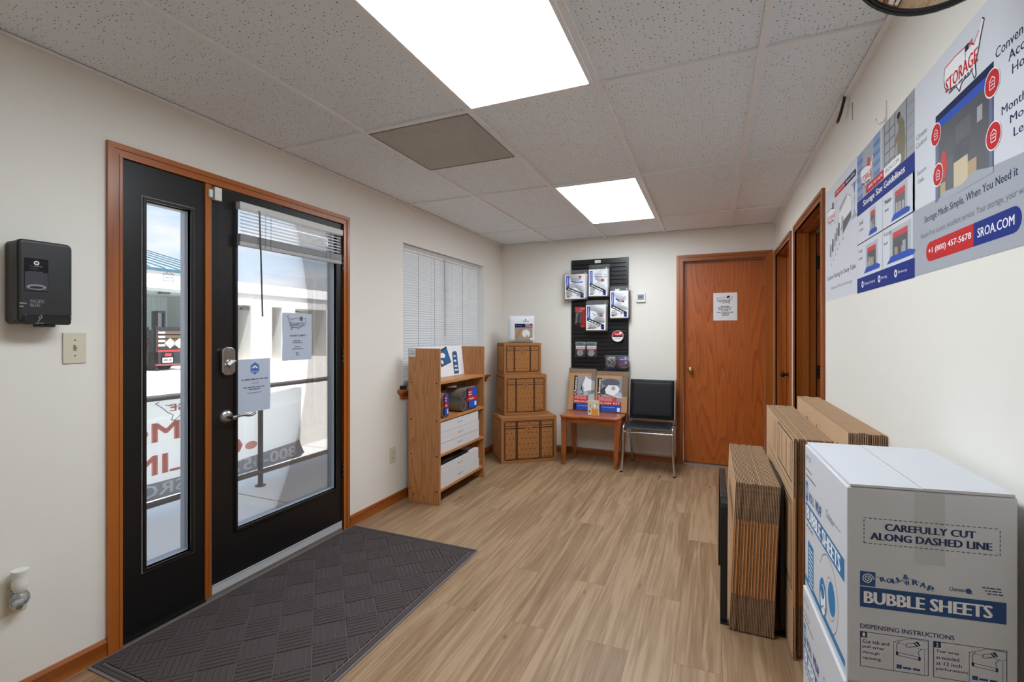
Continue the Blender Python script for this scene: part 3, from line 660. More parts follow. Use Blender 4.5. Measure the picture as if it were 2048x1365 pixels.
# closed blind in the window
t = thing('window_blind', 'wide white blind let down in the window behind the bookcase', 'blind', (-.05, 3.86, .92))
MB(LWF(0, 0)).box(3.128, 4.507, 2.018, 2.052, -.07, -.028, mat('headrail_gray', (196, 196, 196), .45)).box(3.128, 4.507, 2.006, 2.018, -.066, -.030, M_wht).build('headrail', t, bevel=.002)
b = MB(LWF(0, 0)); n = 50; cords = (3.145, 3.62, 3.835, 3.985, 4.34, 4.490); cuts = []
last = 3.130
for c in cords: cuts.append((last, c-.0035)); last = c+.0035
cuts.append((last, 4.505))
for i in range(n):
    z0 = 2.002-i*.0212
    if z0 < .945: break
    A, B_, C_, D_, E_ = (-.060, z0+.001), (-.0525, z0-.0065), (-.0480, z0-.013), (-.0460, z0-.019), (-.0462, z0-.0245)      # crowned slat, outer edge up
    for p, q in ((B_, C_), (C_, D_), (D_, E_)): b.add([(3.130, p[1], p[0]), (4.505, p[1], p[0]), (4.505, q[1], q[0]), (3.130, q[1], q[0])], [(0, 1, 2, 3)], M_blind)
    for y0, y1 in cuts: b.add([(y0, A[1], A[0]), (y1, A[1], A[0]), (y1, B_[1], B_[0]), (y0, B_[1], B_[0])], [(0, 1, 2, 3)], M_blind)
b.build('slats', t, smooth=60)
MB(LWF(0, 0)).box(3.132, 4.503, .915, .935, -.066, -.036, M_blind).build('bottom_rail', t, bevel=.003)
for y in (3.40, 3.66, 4.18): MB(LWF(0, 0)).cyl((y, .93, -.0445), (y, 2.01, -.0445), .001, M_inkg, n=6).build('cord', t)
b = MB(); b.tube([(-.03, 3.80, 2.015), (-.028, 3.805, 1.70), (-.028, 3.812, 1.30)], .003, M_inkl, n=8); b.build('tilt_wand', t, smooth=60)
b = MB(LWF(0, 0)); b.prism(rrect(3.075, .877, 3.118, .905, .006), .0, .04, M_black); b.build('small_dark_object', label='small dark object standing on the window stool left of the bookcase', cat='small box', bevel=.004)  # small dark object, taken for the bottom of the blind

# ================================================================ posters on the right wall
def poster(y0, z0, w, h):
    b = MB(RWF(y0, z0, W) @ Matrix.Diagonal((1, 1, .3, 1))); b.box(0, w, 0, h, .0006, .0022, M_poster); b.z = .0024; return b
# -- storage size guidelines (middle)
b = poster(2.352, 1.481, .597, .566); z = .0026
M_sky = mat('print_shutter_blue', (108, 140, 186), .5); M_skyd = mat('print_shutter_shade', (74, 106, 158), .5); M_grayph = mat('print_photo_gray', (150, 152, 158), .5); M_tan = mat('print_tan', (170, 140, 96), .5); M_olive = mat('print_olive', (104, 98, 58), .5); M_skin = mat('print_skin', (128, 88, 62), .5); M_dk = mat('print_charcoal', (58, 58, 66), .5)
b.rect(0, .33, .30, .566, M_sky, z); b.rect(.30, .33, .597, .566, M_grayph, z)
for k in range(6): b.rect(0, .345+.036*k, .075, .360+.036*k, M_skyd, z+.0003); b.rect(.21, .345+.036*k, .285, .360+.036*k, M_skyd, z+.0003)
b.rect(.075, .33, .21, .566, M_pgray, z+.0003); b.rect(.285, .33, .312, .566, M_pgray2, z+.0003)
for k in range(6): b.rect(.33, .35+.035*k, .43, .354+.035*k, M_dk, z+.0003); b.rect(.53, .36+.035*k, .59, .364+.035*k, M_inkl, z+.0003)
for k in (.33, .378, .43, .53): b.rect(k, .34, k+.006, .566, M_dk, z+.0005)
b.rect(.32, .36, .40, .40, M_tan, z+.0007)
b.poly([(.445, .37), (.515, .37), (.525, .44), (.515, .50), (.495, .525), (.465, .51), (.455, .45)], M_olive, z+.0009); b.disc(.468, .530, .016, M_skin, z+.0011, ry=.018); b.disc(.466, .540, .015, M_ink, z+.0012, ry=.010)
b.poly([(.455, .49), (.425, .455), (.44, .445), (.47, .475)], M_skin, z+.0010)
b.rect(0, .318, .597, .376, M_navy, z+.0014)
usmap(b, .045, .405, .165, .105, z+.0012, M_wht, M_ink, .003, M_red); b.text('STORAGE', .060, .435, .185, .462, M_red, z+.0018, .03); b.greek(.075, .424, .165, .006, M_inkg, z+.0018, 4)
b.poly([(.135, .485), (.165, .478), (.172, .508), (.142, .516)], M_redl, z+.0018)
b.pill(.118, .380, .325, .412, M_red, z+.0018, True, False); b.pill(.325, .380, .490, .412, M_wht, z+.0018, False, True)
b.text('1 (800) 457-5678', .135, .389, .310, .403, M_wht, z+.0022, .02); b.text('SROA.COM', .340, .389, .470, .403, M_inkg, z+.0022, .01)
b.text('Storage Size Guidelines', .085, .333, .520, .364, M_wht, z+.0022, .03)
b.rect(0, .197, .597, .201, M_ink, z+.0006); b.rect(.310, .060, .313, .318, M_inkl, z+.0006)
def unit(x0, y0, w, h, name, nx, ny, th, k):
    b.text(name, nx, ny, nx+th*len(name)*.62, ny+th, M_ink, z+.0006, .01); b.greek(nx, ny-.026, nx+.05, .008, M_inkl, z+.0006, k)
    b.rect(x0, y0, x0+w, y0+h, M_pgray2, z+.0006); b.rect(x0+w*.15, y0+h*.04, x0+w*.85, y0+h*.82, M_dk, z+.0009)
    b.rect(x0+w*.15, y0+h*.66, x0+w*.85, y0+h*.85, M_redl, z+.0012)
    b.poly([(x0-w*.16, y0-h*.14), (x0+w*1.12, y0-h*.14), (x0+w*1.18, y0-h*.02), (x0+w*.94, y0+h*.08), (x0+w*.06, y0+h*.08)], M_blue, z+.0014)
    r = random.Random(k)
    for i in range(7):
        a = r.uniform(.17, .66); s0 = r.uniform(.08, .15); b.rect(x0+w*a, y0+h*.06, x0+w*(a+s0), y0+h*r.uniform(.22, .5), (M_tan, M_pgray, M_grayph, M_tan)[i % 4], z+.0011+i*.00003)
unit(.165, .222, .075, .088, 'Small', .030, .275, .016, 1); unit(.415, .222, .125, .092, 'Medium', .335, .282, .017, 2)
unit(.115, .085, .145, .095, 'Large', .022, .160, .016, 3); unit(.385, .085, .185, .098, 'X-Large', .325, .168, .017, 4)
b.rect(0, 0, .597, .060, M_navy, z+.0006)
for x, s_, k in ((.075, 'Climate Control', .13), (.275, 'Moving', .06), (.44, 'Drive-up', .075)):
    b.disc(x, .031, .013, M_wht, z+.001); b.disc(x, .031, .006, M_blue, z+.0014); b.text(s_, x+.022, .025, x+.022+k, .037, M_wht, z+.001)
b.build('wall_poster', label='blue and white size guideline poster, middle of three posters on the right wall', cat='poster', group='posters on the right wall')
# -- packing poster (left, next to the doorway)
b = poster(2.944, 1.486, .588, .570)
b.pill(.205, .494, .395, .524, M_red, z, True, False); b.pill(.395, .494, .575, .524, M_navyd, z, False, True); b.text('1 (800) 457-5678', .222, .503, .385, .515, M_wht, z+.0005, .02); b.text('SROA.COM', .412, .503, .548, .515, M_wht, z+.0005, .02)
usmap(b, .045, .375, .190, .105, z, M_wht, M_ink, .003); b.text('STORAGE', .060, .405, .210, .430, M_redl, z+.0006, .03); b.greek(.08, .394, .18, .006, M_inkg, z+.0006, 9)
b.poly([(.150, .455), (.185, .448), (.190, .478), (.156, .484)], M_inkg, z+.0006)
b.pill(.540, .32, .558, .475, M_pgray, z); b.rect(.543, .43, .555, .472, M_blue, z+.0004)
M_trk = mat('print_truck_white', (226, 227, 232), .5)
b.poly([(.285, .345), (.36, .29), (.50, .335), (.50, .425), (.43, .455), (.285, .42)], M_trk, z); b.poly([(.36, .29), (.50, .335), (.50, .365), (.355, .345)], M_dk, z+.0004); b.poly([(.30, .42), (.43, .455), (.43, .44), (.30, .40)], M_grayph, z+.0004); b.line([(.285, .345), (.36, .29), (.50, .335), (.50, .425), (.43, .455), (.285, .42), (.285, .345)], .003, M_inkl, z+.0006)
for i, (x, y) in enumerate(((.10, .225), (.145, .245), (.19, .265), (.225, .285), (.265, .30), (.33, .315))):
    b.poly([(x, y), (x+.034, y-.012), (x+.040, y+.05), (x+.012, y+.062)], (M_inkl, M_dk, M_grayph)[i % 3], z+.0005+i*.0001); b.line([(x+.02, y-.012), (x+.035, y-.045)], .002, M_inkg, z+.0005); b.disc(x+.037, y-.05, .005, M_inkg, z+.0006)
b.text('Custom Packing for Every Table', .045, .098, .570, .126, M_ink, z, .015); b.text('National World Storage', .130, .046, .510, .066, M_inkg, z)
b.build('wall_poster', label='white packing poster with a truck drawing, left of three posters beside the open doorway', cat='poster', group='posters on the right wall')
# -- main poster (right, running out of frame)
b = poster(1.771, 1.484, .612, .562)
b.poly([(0, 0), (.612, 0), (.612, .178), (0, .196)], M_pgray2, z); b.rect(0, 0, .612, .176, M_pgray, z-.0001)
b.poly([(0, .0), (.612, .0), (.612, .176), (.44, .190), (.20, .19), (0, .196)], M_pgray, z+.0001)
b.rect(.157, .183, .440, .415, M_navyd, z+.0004); b.rect(.157, .374, .437, .396, M_blue, z+.0007); b.rect(.170, .183, .425, .374, mat('print_unit_dark', (42, 42, 52), .5), z+.0009)
for i, (x0, y0, x1, y1, m) in enumerate(((.185, .19, .215, .225, M_tan), (.225, .19, .255, .28, M_dk), (.26, .19, .33, .255, mat('print_box', (196, 178, 138), .5)), (.255, .255, .29, .30, M_inkg), (.295, .255, .33, .29, M_inkg), (.33, .19, .37, .235, M_tan), (.372, .31, .395, .345, M_grayph), (.27, .30, .345, .345, mat('print_unit_dim', (64, 64, 74), .5)))): b.rect(x0, y0, x1, y1, m, z+.0011+i*.0001)
b.disc(.205, .268, .018, M_redl, z+.0012, ry=.038); b.rect(.160, .183, .175, .374, mat('print_unit_rail', (74, 84, 130), .5), z+.0012); b.rect(.422, .183, .437, .374, mat('print_unit_rail', (74, 84, 130), .5), z+.0012)
b.poly([(.160, .176), (.44, .176), (.44, .188), (.36, .205), (.30, .19), (.20, .20)], M_pgray, z+.0021)
for (x, y) in ((.435, .370), (.440, .254), (.160, .366), (.172, .254)):
    b.disc(x, y, .031, M_wht, z+.0022); b.disc(x, y, .028, M_red, z+.0024)
    b.line([(x-.009, y-.012), (x+.009, y-.012), (x+.011, y+.006), (x, y+.014), (x-.011, y+.006), (x-.009, y-.012)], .0022, M_wht, z+.0026); b.line([(x-.006, y+.003), (x+.006, y+.003)], .002, M_wht, z+.0026); b.line([(x-.006, y-.004), (x+.006, y-.004)], .002, M_wht, z+.0026)
usmap(b, .208, .418, .195, .118, z+.0022, M_wht, M_ink, .0028, M_red)
b.text('STORAGE', .218, .450, .375, .483, M_red, z+.0028, .035); b.greek(.235, .440, .355, .006, M_inkg, z+.0028, 12)
b.rect(.318, .487, .320, .515, M_ink, z+.0028); b.rect(.320, .500, .335, .515, M_navyd, z+.0028)
for k in range(3): b.line([(.335, .502+.005*k), (.352, .504+.005*k)], .002, M_red, z+.0028)
for s_, x0, y0, x1, y1 in (('Convenient', .447, .414, .592, .436), ('Access', .494, .383, .592, .404), ('Hours', .507, .352, .592, .372), ('Month to', .470, .284, .592, .302), ('Month', .500, .255, .592, .272), ('Lease', .512, .224, .592, .242)): b.text(s_, x0, y0, x1, y1, M_navyd, z, .012)
for s_, x0, y0, x1, y1 in (('Climate', .028, .399, .100, .414), ('Control', .028, .374, .098, .389), ('Secure', .034, .293, .096, .306), ('Units', .040, .268, .080, .281)): b.text(s_, x0, y0, x1, y1, M_ink, z, .0)
b.text('Storage Made Simple, When You Need it', .085, .137, .527, .162, M_navyd, z+.0006, .012); b.text('Hassle-Free access, excellent service. Your storage, your way', .060, .097, .562, .117, M_inkg, z+.0006)
b.pill(.096, .030, .356, .084, M_red, z+.0006, True, False); b.pill(.356, .030, .540, .084, M_navy, z+.0006, False, True)
b.text('+1 (800) 457-5678', .112, .047, .345, .067, M_wht, z+.001, .02); b.text('SROA.COM', .374, .047, .515, .068, M_wht, z+.001, .02)
b.build('wall_poster', label='large poster of a storage unit with red icons, nearest the camera on the right wall', cat='poster', group='posters on the right wall')
# convex mirror
n = Vector((-.62, -.62, -.42)).normalized(); up = (Vector(Zp)-n*n.z).normalized(); Rm = .165
bot = Vector((2.708, 1.130, 1.931)); cm = bot+up*Rm; xr = up.cross(n)
t = thing('convex_mirror', 'round convex security mirror with black rim near the ceiling, top right corner', 'mirror', tuple(cm))
fm = frame(tuple(cm), tuple(xr), tuple(up))
b = MB(fm); b.lathe([(Rm*.965*math.sin(a)/math.sin(.8), .052*(math.cos(a)-math.cos(.8))/(1-math.cos(.8))) for a in [.8*(1-i/10) for i in range(11)]], mat('mirror', (235, 235, 235), .02, 1.0), 48); b.build('mirror_dome', t, smooth=60)
b = MB(fm); b.lathe([(Rm*.953, .004), (Rm*.962, .008), (Rm*.99, .008), (Rm, .002), (Rm, -.008), (Rm*.97, -.014), (0, -.016)], M_blackm, 48); b.build('rim', t, smooth=40)
b = MB(); a = cm-n*.014; b.tube(arc_path([a, a-n*.06, Vector((a.x+.06, a.y+.06, H-.09)), Vector((a.x+.06, a.y+.06, H+.004))], .03), .008, M_blackm, n=10); b.cyl((a.x+.06, a.y+.06, H-.006), (a.x+.06, a.y+.06, H+.002), .03, M_blackm); b.build('bracket', t, smooth=50)
# wire stub hanging from the ceiling edge, hook on the wall
b = MB(); b.tube(arc_path([(2.815, 2.47, H+.004), (2.812, 2.475, 2.34), (2.806, 2.50, 2.30), (2.800, 2.525, 2.272)], .02), .006, M_black, n=10); b.cyl((2.800, 2.525, 2.272), (2.799, 2.529, 2.266), .0055, mat('copper', (186, 150, 110), .4, .6), n=10)
b.build('cable_stub', label='short black cable stub poking down at the ceiling edge above the posters', cat='cable', smooth=60)
b = MB(RWF(2.000, 2.045)); b.prism(rrect(-.004, 0, .004, .075, .002), 0, .004, M_white); b.tube(arc_path([(0, .02, .004), (0, .006, .008), (-.004, .0, .02), (-.012, .012, .028), (-.016, .024, .026)], .01), .0028, M_white, n=8)
b.build('wall_hook', label='small white hook on the right wall above the middle poster', cat='hook', smooth=50)
b = MB(RWF(2.42, 2.232)); b.tube([(0, .074, .002), (.002, .04, .003), (-.001, 0, .002)], .0014, M_inkl, n=6); b.build('wire', label='thin grey wire end on the wall right of the black cable stub', cat='wire')

# ================================================================ entrance mat
M_mat = mat('mat_base_painted_gloss', (122, 113, 110), .95, spec=.1, bump=.5, bumps=700); M_rib = mat('mat_pile', (84, 75, 75), .98, spec=.1, bump=.7, bumps=900, var=.22)  # backing paler than the pile: gloss in the grooves put into its colour
t = thing('door_mat', 'dark brown ribbed entrance mat with a basketweave pattern', 'mat', (.49, 1.79, 0))
MX0, MX1, MY0, MY1 = .016, .978, 1.040, 2.540
b = MB(); b.prism(rrect(MX0, MY0, MX1, MY1, .015), 0, .004, M_mat); b.build('rubber_backing', t)
def clip(poly, x0, y0, x1, y1):
    for ax, lim, sg in ((0, x0, 1), (0, x1, -1), (1, y0, 1), (1, y1, -1)):
        out = []
        for i in range(len(poly)):
            p, q = poly[i-1], poly[i]; a, c = (p[ax]-lim)*sg, (q[ax]-lim)*sg
            if (a < 0) != (c < 0): k = a/(a-c); out.append((p[0]+(q[0]-p[0])*k, p[1]+(q[1]-p[1])*k))
            if c >= 0: out.append(q)
        poly = out
        if not poly: break
    return poly
b = MB(); S_ = .195/2**.5; c45 = .5**.5
for i in range(-9, 16):
    for j in range(-9, 16):
        for k in range(6):
            e0, e1 = .0025, S_-.0025; w0, w1 = S_*k/6+.0018, S_*(k+1)/6-.0018
            q = [(e0, w0), (e1, w0), (e1, w1), (e0, w1)] if (i+j) % 2 else [(w0, e0), (w1, e0), (w1, e1), (w0, e1)]
            P = [(.93+(u+i*S_)*c45-(v+j*S_)*c45-1.0*0, 1.482-.195*2+((u+i*S_)+(v+j*S_))*c45) for u, v in q]
            P = clip(P, MX0+.045, MY0+.045, MX1-.045, MY1-.045)
            if len(P) < 3: continue
            cx, cy = sum(p[0] for p in P)/len(P), sum(p[1] for p in P)/len(P)
            T = [(cx+(p[0]-cx)*.9, cy+(p[1]-cy)*.9) for p in P]
            n = len(P); b.add([(x, y, .003) for x, y in P]+[(x, y, .0082) for x, y in P]+[(x*.75+a*.25, y*.75+c*.25, .0102) for (x, y), (a, c) in zip(P, T)],
                  [(m, (m+1) % n, n+(m+1) % n, n+m) for m in range(n)]+[(n+m, n+(m+1) % n, 2*n+(m+1) % n, 2*n+m) for m in range(n)]+[tuple(range(2*n, 3*n))], M_rib)
b.build('pile', t)
b = MB(); x0, x1, y0, y1 = MX0+.012, MX1-.012, MY0+.012, MY1-.012
for k, wd_ in ((0, .012), (.016, .010)):
    for a in ((x0+k, x0+k+wd_, y0+k, y1-k), (x1-k-wd_, x1-k, y0+k, y1-k), (x0+k+wd_, x1-k-wd_, y0+k, y0+k+wd_), (x0+k+wd_, x1-k-wd_, y1-k-wd_, y1-k)): b.box(*a, .003, .0075, M_rib)
b.build('border', t, bevel=.002)

# ================================================================ oak bookcase under the window
t = thing('bookcase', 'low oak bookcase standing under the window', 'bookcase', (.22, 3.48, 0))
BX0, BX1 = .072, .358
def bc_side(y0, name):
    b = MB(); b.box(BX0, BX1, y0, y0+.020, 0, 1.203, M_case); return b.build(name, t, bevel=.0015)
bc_side(3.090, 'side_panel'); bc_side(3.850, 'side_panel')
for z in (.925, .635, .363, .093): MB().box(BX0+.004, BX1-.004, 3.110, 3.850, z, z+.021, M_casey).build('shelf', t, bevel=.0015)
MB().box(BX0, BX0+.012, 3.11, 3.85, .0, .09, M_casey).build('back_rail', t)
for z in (.935, .645, .373, .103, .06):
    for x in ((.098, .334) if z > .08 else (.125,)):
        b = MB(); b.cyl((x, 3.0905, z), (x, 3.0885, z), .0055, M_dark, n=12); b.build('screw_hole', t)
b = MB(frame((BX0+.003, 3.0897, 1.135), (1, 0, 0), Zp)); b.rect(0, 0, .068, .066, M_inkg, .0002); b.rect(.002, .002, .066, .064, M_notice, .0004)
for i in range(4): b.greek(.008, .050-i*.012, .060, .005, M_inkg, .0007, 30+i)
b.build('shelf_label', t)
# white carton lids: flat white boxes on the two lower shelves
M_box = mat('white_flat_box', (216, 217, 220), .55)
def flatbox(z, h, y0, y1, x1, label, tilt=0.0, seed=0):
    b = MB(); x0 = BX0+.02
    b.hexa([(x0, y0, z), (x1, y0, z), (x1, y1, z), (x0, y1, z)], [(x0, y0, z+h-tilt), (x1, y0, z+h-tilt), (x1, y1, z+h), (x0, y1, z+h)], M_box)
    b.add([(x1+.0004, y1-.004, z+h-.001), (x1+.0004, y1-.004, z+.003), (x1-.02, y1+.0004, z+.02)], [(0, 1, 2)], M_box)
    fr = b.fr; b.fr = frame((x1, (y0+y1)/2-.05, z+h*.42), (0, 1, 0), Zp)
    b.text('28 x 24', 0, 0, .075, .014, M_inkg, .0008, .02); b.fr = fr
    return b.build('flat_box', label=label, cat='box', group='flat white boxes in the bookcase', bevel=.002)
flatbox(.3848, .077, 3.118, 3.775, .348, 'bottom one of three white boxes on the middle shelf')
flatbox(.4645, .0815, 3.116, 3.768, .350, 'middle one of three white boxes on the middle shelf')
flatbox(.549, .078, 3.118, 3.762, .347, 'top one of three white boxes, just under the tape shelf')
flatbox(.1148, .084, 3.118, 3.775, .349, 'lower white box on the bottom shelf of the bookcase')
flatbox(.2015, .095, 3.118, 3.765, .346, 'upper white box on the bottom shelf, black bag on it', .012)
b = MB(Matrix.Translation((.20, 3.40, .2985)))
r = random.Random(3); ph = [r.uniform(0, 6) for _ in range(6)]
b.surf(18, 14, lambda u, v: (-.10+.24*v, -.26+.46*u, .006+.042*(max(0, math.sin(math.pi*u))*max(0, math.sin(math.pi*v)))**.6*(.6+.4*math.sin(9*u+ph[0]+5*v))), M_black)
b.surf(2, 2, lambda u, v: (-.10+.24*v, -.26+.46*(1-u), -.0), M_black)
b.build('plastic_bag', label='crumpled black plastic bag on the white boxes of the bottom shelf', cat='bag', smooth=40)
# shrink-wrapped packs of packing tape
M_tape = mat('tape_roll', (190, 178, 158), .3, spec=.6); M_core = mat('tape_core', (70, 62, 60), .7)
def tapepack(cy, z0, cols, label, x1=.335, r=.050, L=.10, rot=False):
    t = thing('tape_pack', label, 'packing tape', (x1-L/2, cy, z0), 'packs of tape in the bookcase')
    w = cols*2*r; 
    for c in range(cols):
        for q in range(2):
            y, z = cy-w/2+r+c*2*r, z0+r+q*2*r
            fm = frame((x1, y, z), (0, 1, 0), Zp)
            b = MB(fm); b.lathe([(r*.62, -L), (r-.001, -L), (r-.001, 0), (r*.66, 0)], M_tape, 28); b.lathe([(r*.66, 0), (r*.62, -.004), (r*.62, -L)], M_core, 28); b.disc(0, 0, r*.62, M_navyd, -.008); b.build('tape_roll', t, smooth=40)
    b = MB(frame((x1+.0062+L*.02, cy, z0), (0, 1, 0), Zp)); hw = w/2
    b.poly([(-hw*.22, .012), (hw*.90, .012), (hw*.96, .05), (hw*.90, .090), (-hw*.22, .090)], M_navyd, .0002); b.rect(-hw*.12, .014, hw*.88, .08, M_blue, .0004)
    b.poly([(-hw*.34, .105), (hw*.9, .105), (hw*.96, .15), (hw*.88, .188), (-hw*.34, .188)], M_navyd, .0002); b.rect(hw*.15, .11, hw*.86, .185, M_blue, .0004); b.rect(-hw*.22, .100, hw*.28, .180, M_red, .0006); b.rect(-hw*.42, .082, hw*.9, .108, M_red, .0008)
    b.text('TAPE', -hw*.15, .087, hw*.45, .103, M_wht, .0011, .02); b.greek(-hw*.17, .150, hw*.23, .008, M_wht, .0010, 3); b.greek(-hw*.17, .130, hw*.20, .008, M_wht, .0010, 4); b.rect(hw*.55, .03, hw*.8, .065, M_wht, .0006); b.rect(-hw*.34, .11, -hw*.24, .185, M_ink, .0007)
    b.build('label', t)
    b = MB(frame((x1-L*.5, cy, z0), (0, 1, 0), Zp)); b.prism(rrect(-hw-.001, .0005, hw+.001, 4*r-.001, r*.9, 6), -L*.52, L*.52+.003, M_film); b.build('shrink_wrap', t, smooth=40)
    return t
tapepack(3.610, .657, 3, 'six-roll shrink-wrapped pack of packing tape on the right of the upper shelf', r=.0505, L=.15)
tapepack(3.185, .657, 1, 'narrow pack of packing tape against the left side of the upper shelf', x1=.345, r=.049, L=.18)
# white price sign on top
b = MB(frame((.16, 3.13, .947), (0, 1, 0), (-.12, 0, 1))); b.box(0, .715, 0, .265, -.003, 0, M_notice); z = .0006
b.poly([(.33, .085), (.50, .120), (.44, .285-.022), (.27, .215)], M_ink, z); b.poly([(.335, .092), (.495, .124), (.44, .252), (.278, .208)], mat('print_teal_blue', (36, 96, 146), .5), z+.0003)
b.poly([(.34, .11), (.37, .115), (.355, .145), (.325, .14)], M_wht, z+.0006); b.poly([(.33, .165), (.40, .165), (.405, .195), (.36, .21), (.32, .195)], M_wht, z+.0006)
b.rect(.53, .012, .615, .205, M_ink, z); b.rect(.535, .012, .61, .200, mat('print_teal_blue', (36, 96, 146), .5), z+.0003); b.rect(.545, .200, .605, .215, mat('print_teal_blue', (36, 96, 146), .5), z)
b.greek(.552, .165, .598, .014, M_wht, z+.0006, 3); b.greek(.545, .120, .60, .018, M_wht, z+.0006, 4); b.greek(.55, .075, .60, .014, M_wht, z+.0006, 5); b.greek(.545, .04, .60, .014, M_wht, z+.0006, 6)
b.build('price_sign', label='white sign with blue panels standing on top of the bookcase', cat='sign')

# ================================================================ trunk-printed cartons stacked in the corner
def trunk(fl, a, w, d, z0, h, label, seed):
    ca, sa = math.cos(a), math.sin(a)
    t = thing('storage_carton', label, 'cardboard box', (fl[0], fl[1], z0), 'trunk printed cartons in the corner')
    fm = FLOOR(fl[0], fl[1], z0, a)
    b = MB(fm); b.box(0, w, 0, d, 0, h, M_kraftd); b.build('carton', t, bevel=.004)
    b = MB(fm); b.box(.0, w, d*.5-.0012, d*.5+.0012, h-.0005, h+.0006, M_tprint); b.build('top_seam', t)
    b = MB(frame((fl[0], fl[1], z0), (ca, sa, 0), Zp)); z = .0006; m0, n0, x1, y1 = w*.055, h*.065, w*.945, h*.915; q = w*.013
    def ring(x0, y0, x1, y1, s): b.rect(x0, y0, x1, y0+s, M_tprint, z); b.rect(x0, y1-s, x1, y1, M_tprint, z); b.rect(x0, y0+s, x0+s, y1-s, M_tprint, z); b.rect(x1-s, y0+s, x1, y1-s, M_tprint, z)
    ring(m0, n0, x1, y1, q); ring(m0+q*1.7, n0+q*1.7, x1-q*1.7, y1-q*1.7, q*.5)
    for k in (.275, .70): b.rect(w*k-q*1.5, n0, w*k+q*1.5, y1, M_tprint, z+.0002); b.line([(w*k, n0+q), (w*k, y1-q)], q*.35, M_kraftd, z+.0004)
    b.rect(m0, h*.745, x1, h*.745+q*1.1, M_tprint, z+.0002); b.rect(m0, h*.80, x1, h*.80+q*.6, M_tprint, z+.0002)
    for k in (m0+q, w*.275, w*.70, x1-q):
        for y in (n0+q, h*.775, y1-q): b.disc(k, y, q*.42, M_inkl, z+.0007, 10)
    r = random.Random(seed); nx = int(w/.05); ny = int(h*.62/.05)
    for i in range(nx):
        for j in range(ny):
            x = w*.09+(w*.82)*(i+.5)/nx+(.012 if j % 2 else -.012); y = h*.11+h*.60*(j+.5)/ny
            if min(abs(x-w*.275), abs(x-w*.70)) < w*.04: continue
            s = w*.011; b.poly([(x-s, y-s*.5), (x, y-s*.9), (x+s, y-s*.4), (x+s*.6, y+s), (x-s*.5, y+s*.8)], M_tprint2, z)
    for i in range(3):
        for xx in (w*.17, w*.49, w*.82): b.poly([(xx-.012+i*.0, h*.855), (xx+.012, h*.850), (xx, h*.868)], M_tprint2, z)
    cx, cy, rr = w*.49, h*.745, w*.062                       # printed lock escutcheon
    b.disc(cx, cy, rr, M_kraftd, z+.0008, ry=rr*1.15)
    for k in range(14):
        a0, a1 = 2*math.pi*k/14, 2*math.pi*(k+.8)/14; b.line([(cx+rr*math.cos(a0), cy+rr*1.15*math.sin(a0)), (cx+rr*.93*math.cos(a1), cy+rr*1.1*math.sin(a1))], .0025, M_tprint2, z+.001)
    b.line([(cx-rr*.4, cy+rr*.6), (cx, cy+rr*.1), (cx-rr*.3, cy-rr*.6)], .003, M_tprint2, z+.001); b.line([(cx+rr*.4, cy+rr*.6), (cx, cy+rr*.1), (cx+rr*.35, cy-rr*.7)], .003, M_tprint2, z+.001); b.disc(cx, cy-rr*.1, rr*.14, M_tprint2, z+.001)
    b.text('Chateau', w*.76, h*.105, w*.895, h*.14, M_tprint, z+.0006, .02)
    b.build('front_print', t)
    b = MB(frame((fl[0]-sa*d, fl[1]+ca*d, z0), (sa, -ca, 0), Zp)); z = .0006; ring(d*.06, h*.06, d*.94, h*.93, .006)
    for k in range(5): b.greek(d*.35, h*(.62-.05*k), d*.62, .006, M_tprint2, z, seed+k)
    b.build('side_print', t)
A = math.radians(38)
trunk((.320, 4.318), A, .598, .385, 0, .470, 'large trunk-printed brown carton at the bottom of the corner stack', 1)
trunk((.302, 4.442), A, .463, .36, .471, .420, 'medium trunk-printed brown carton in the middle of the corner stack', 2)
trunk((.272, 4.500), A, .412, .32, .892, .330, 'small trunk-printed brown carton at the top of the corner stack', 3)
# pack of wrapping paper on the top carton
t = thing('packing_paper', 'white pack of wrapping paper standing on the top carton of the corner stack', 'packing paper', (.42, 4.70, 1.223))
pa = math.radians(22); fm = frame((.262, 4.625, 1.223), (math.cos(pa), math.sin(pa), 0), Zp)
b = MB(fm); b.pillow(0, .285, 0, .292, .045, mat('white_wrap', (222, 224, 228), .35, spec=.6), -.005, 16, 8, .0, 4); b.box(.003, .282, .001, .289, -.05, -.003, mat('white_wrap', (222, 224, 228), .35)); b.build('pack', t, smooth=50)
b = MB(fm); zt = .0415; b.rect(.075, .165, .265, .205, M_navyd, zt); b.rect(.185, .165, .265, .205, mat('print_maroon', (130, 34, 52), .5), zt+.0004); b.rect(.075, .03, .265, .165, mat('print_stone', (152, 142, 130), .5), zt)
b.text('PACKING', .082, .180, .150, .190, M_inkl, zt+.0008); b.text('PACK', .190, .190, .235, .201, M_wht, zt+.0008, .02); b.text('WRAPPING', .190, .174, .258, .184, M_wht, zt+.0008, .01)
b.disc(.195, .100, .042, mat('print_plate', (226, 224, 216), .5), zt+.0008); b.poly([(.08, .06), (.10, .05), (.14, .11), (.15, .15), (.12, .14)], mat('print_hand', (176, 118, 66), .5), zt+.0008); b.poly([(.195, .035), (.215, .035), (.212, .085), (.190, .075)], M_tan, zt+.0010); b.disc(.25, .042, .012, M_wht, zt+.0012)
b.disc(.19, .245, .008, M_inkg, zt); b.greek(.160, .226, .225, .008, M_inkl, zt, 6); b.build('label', t)

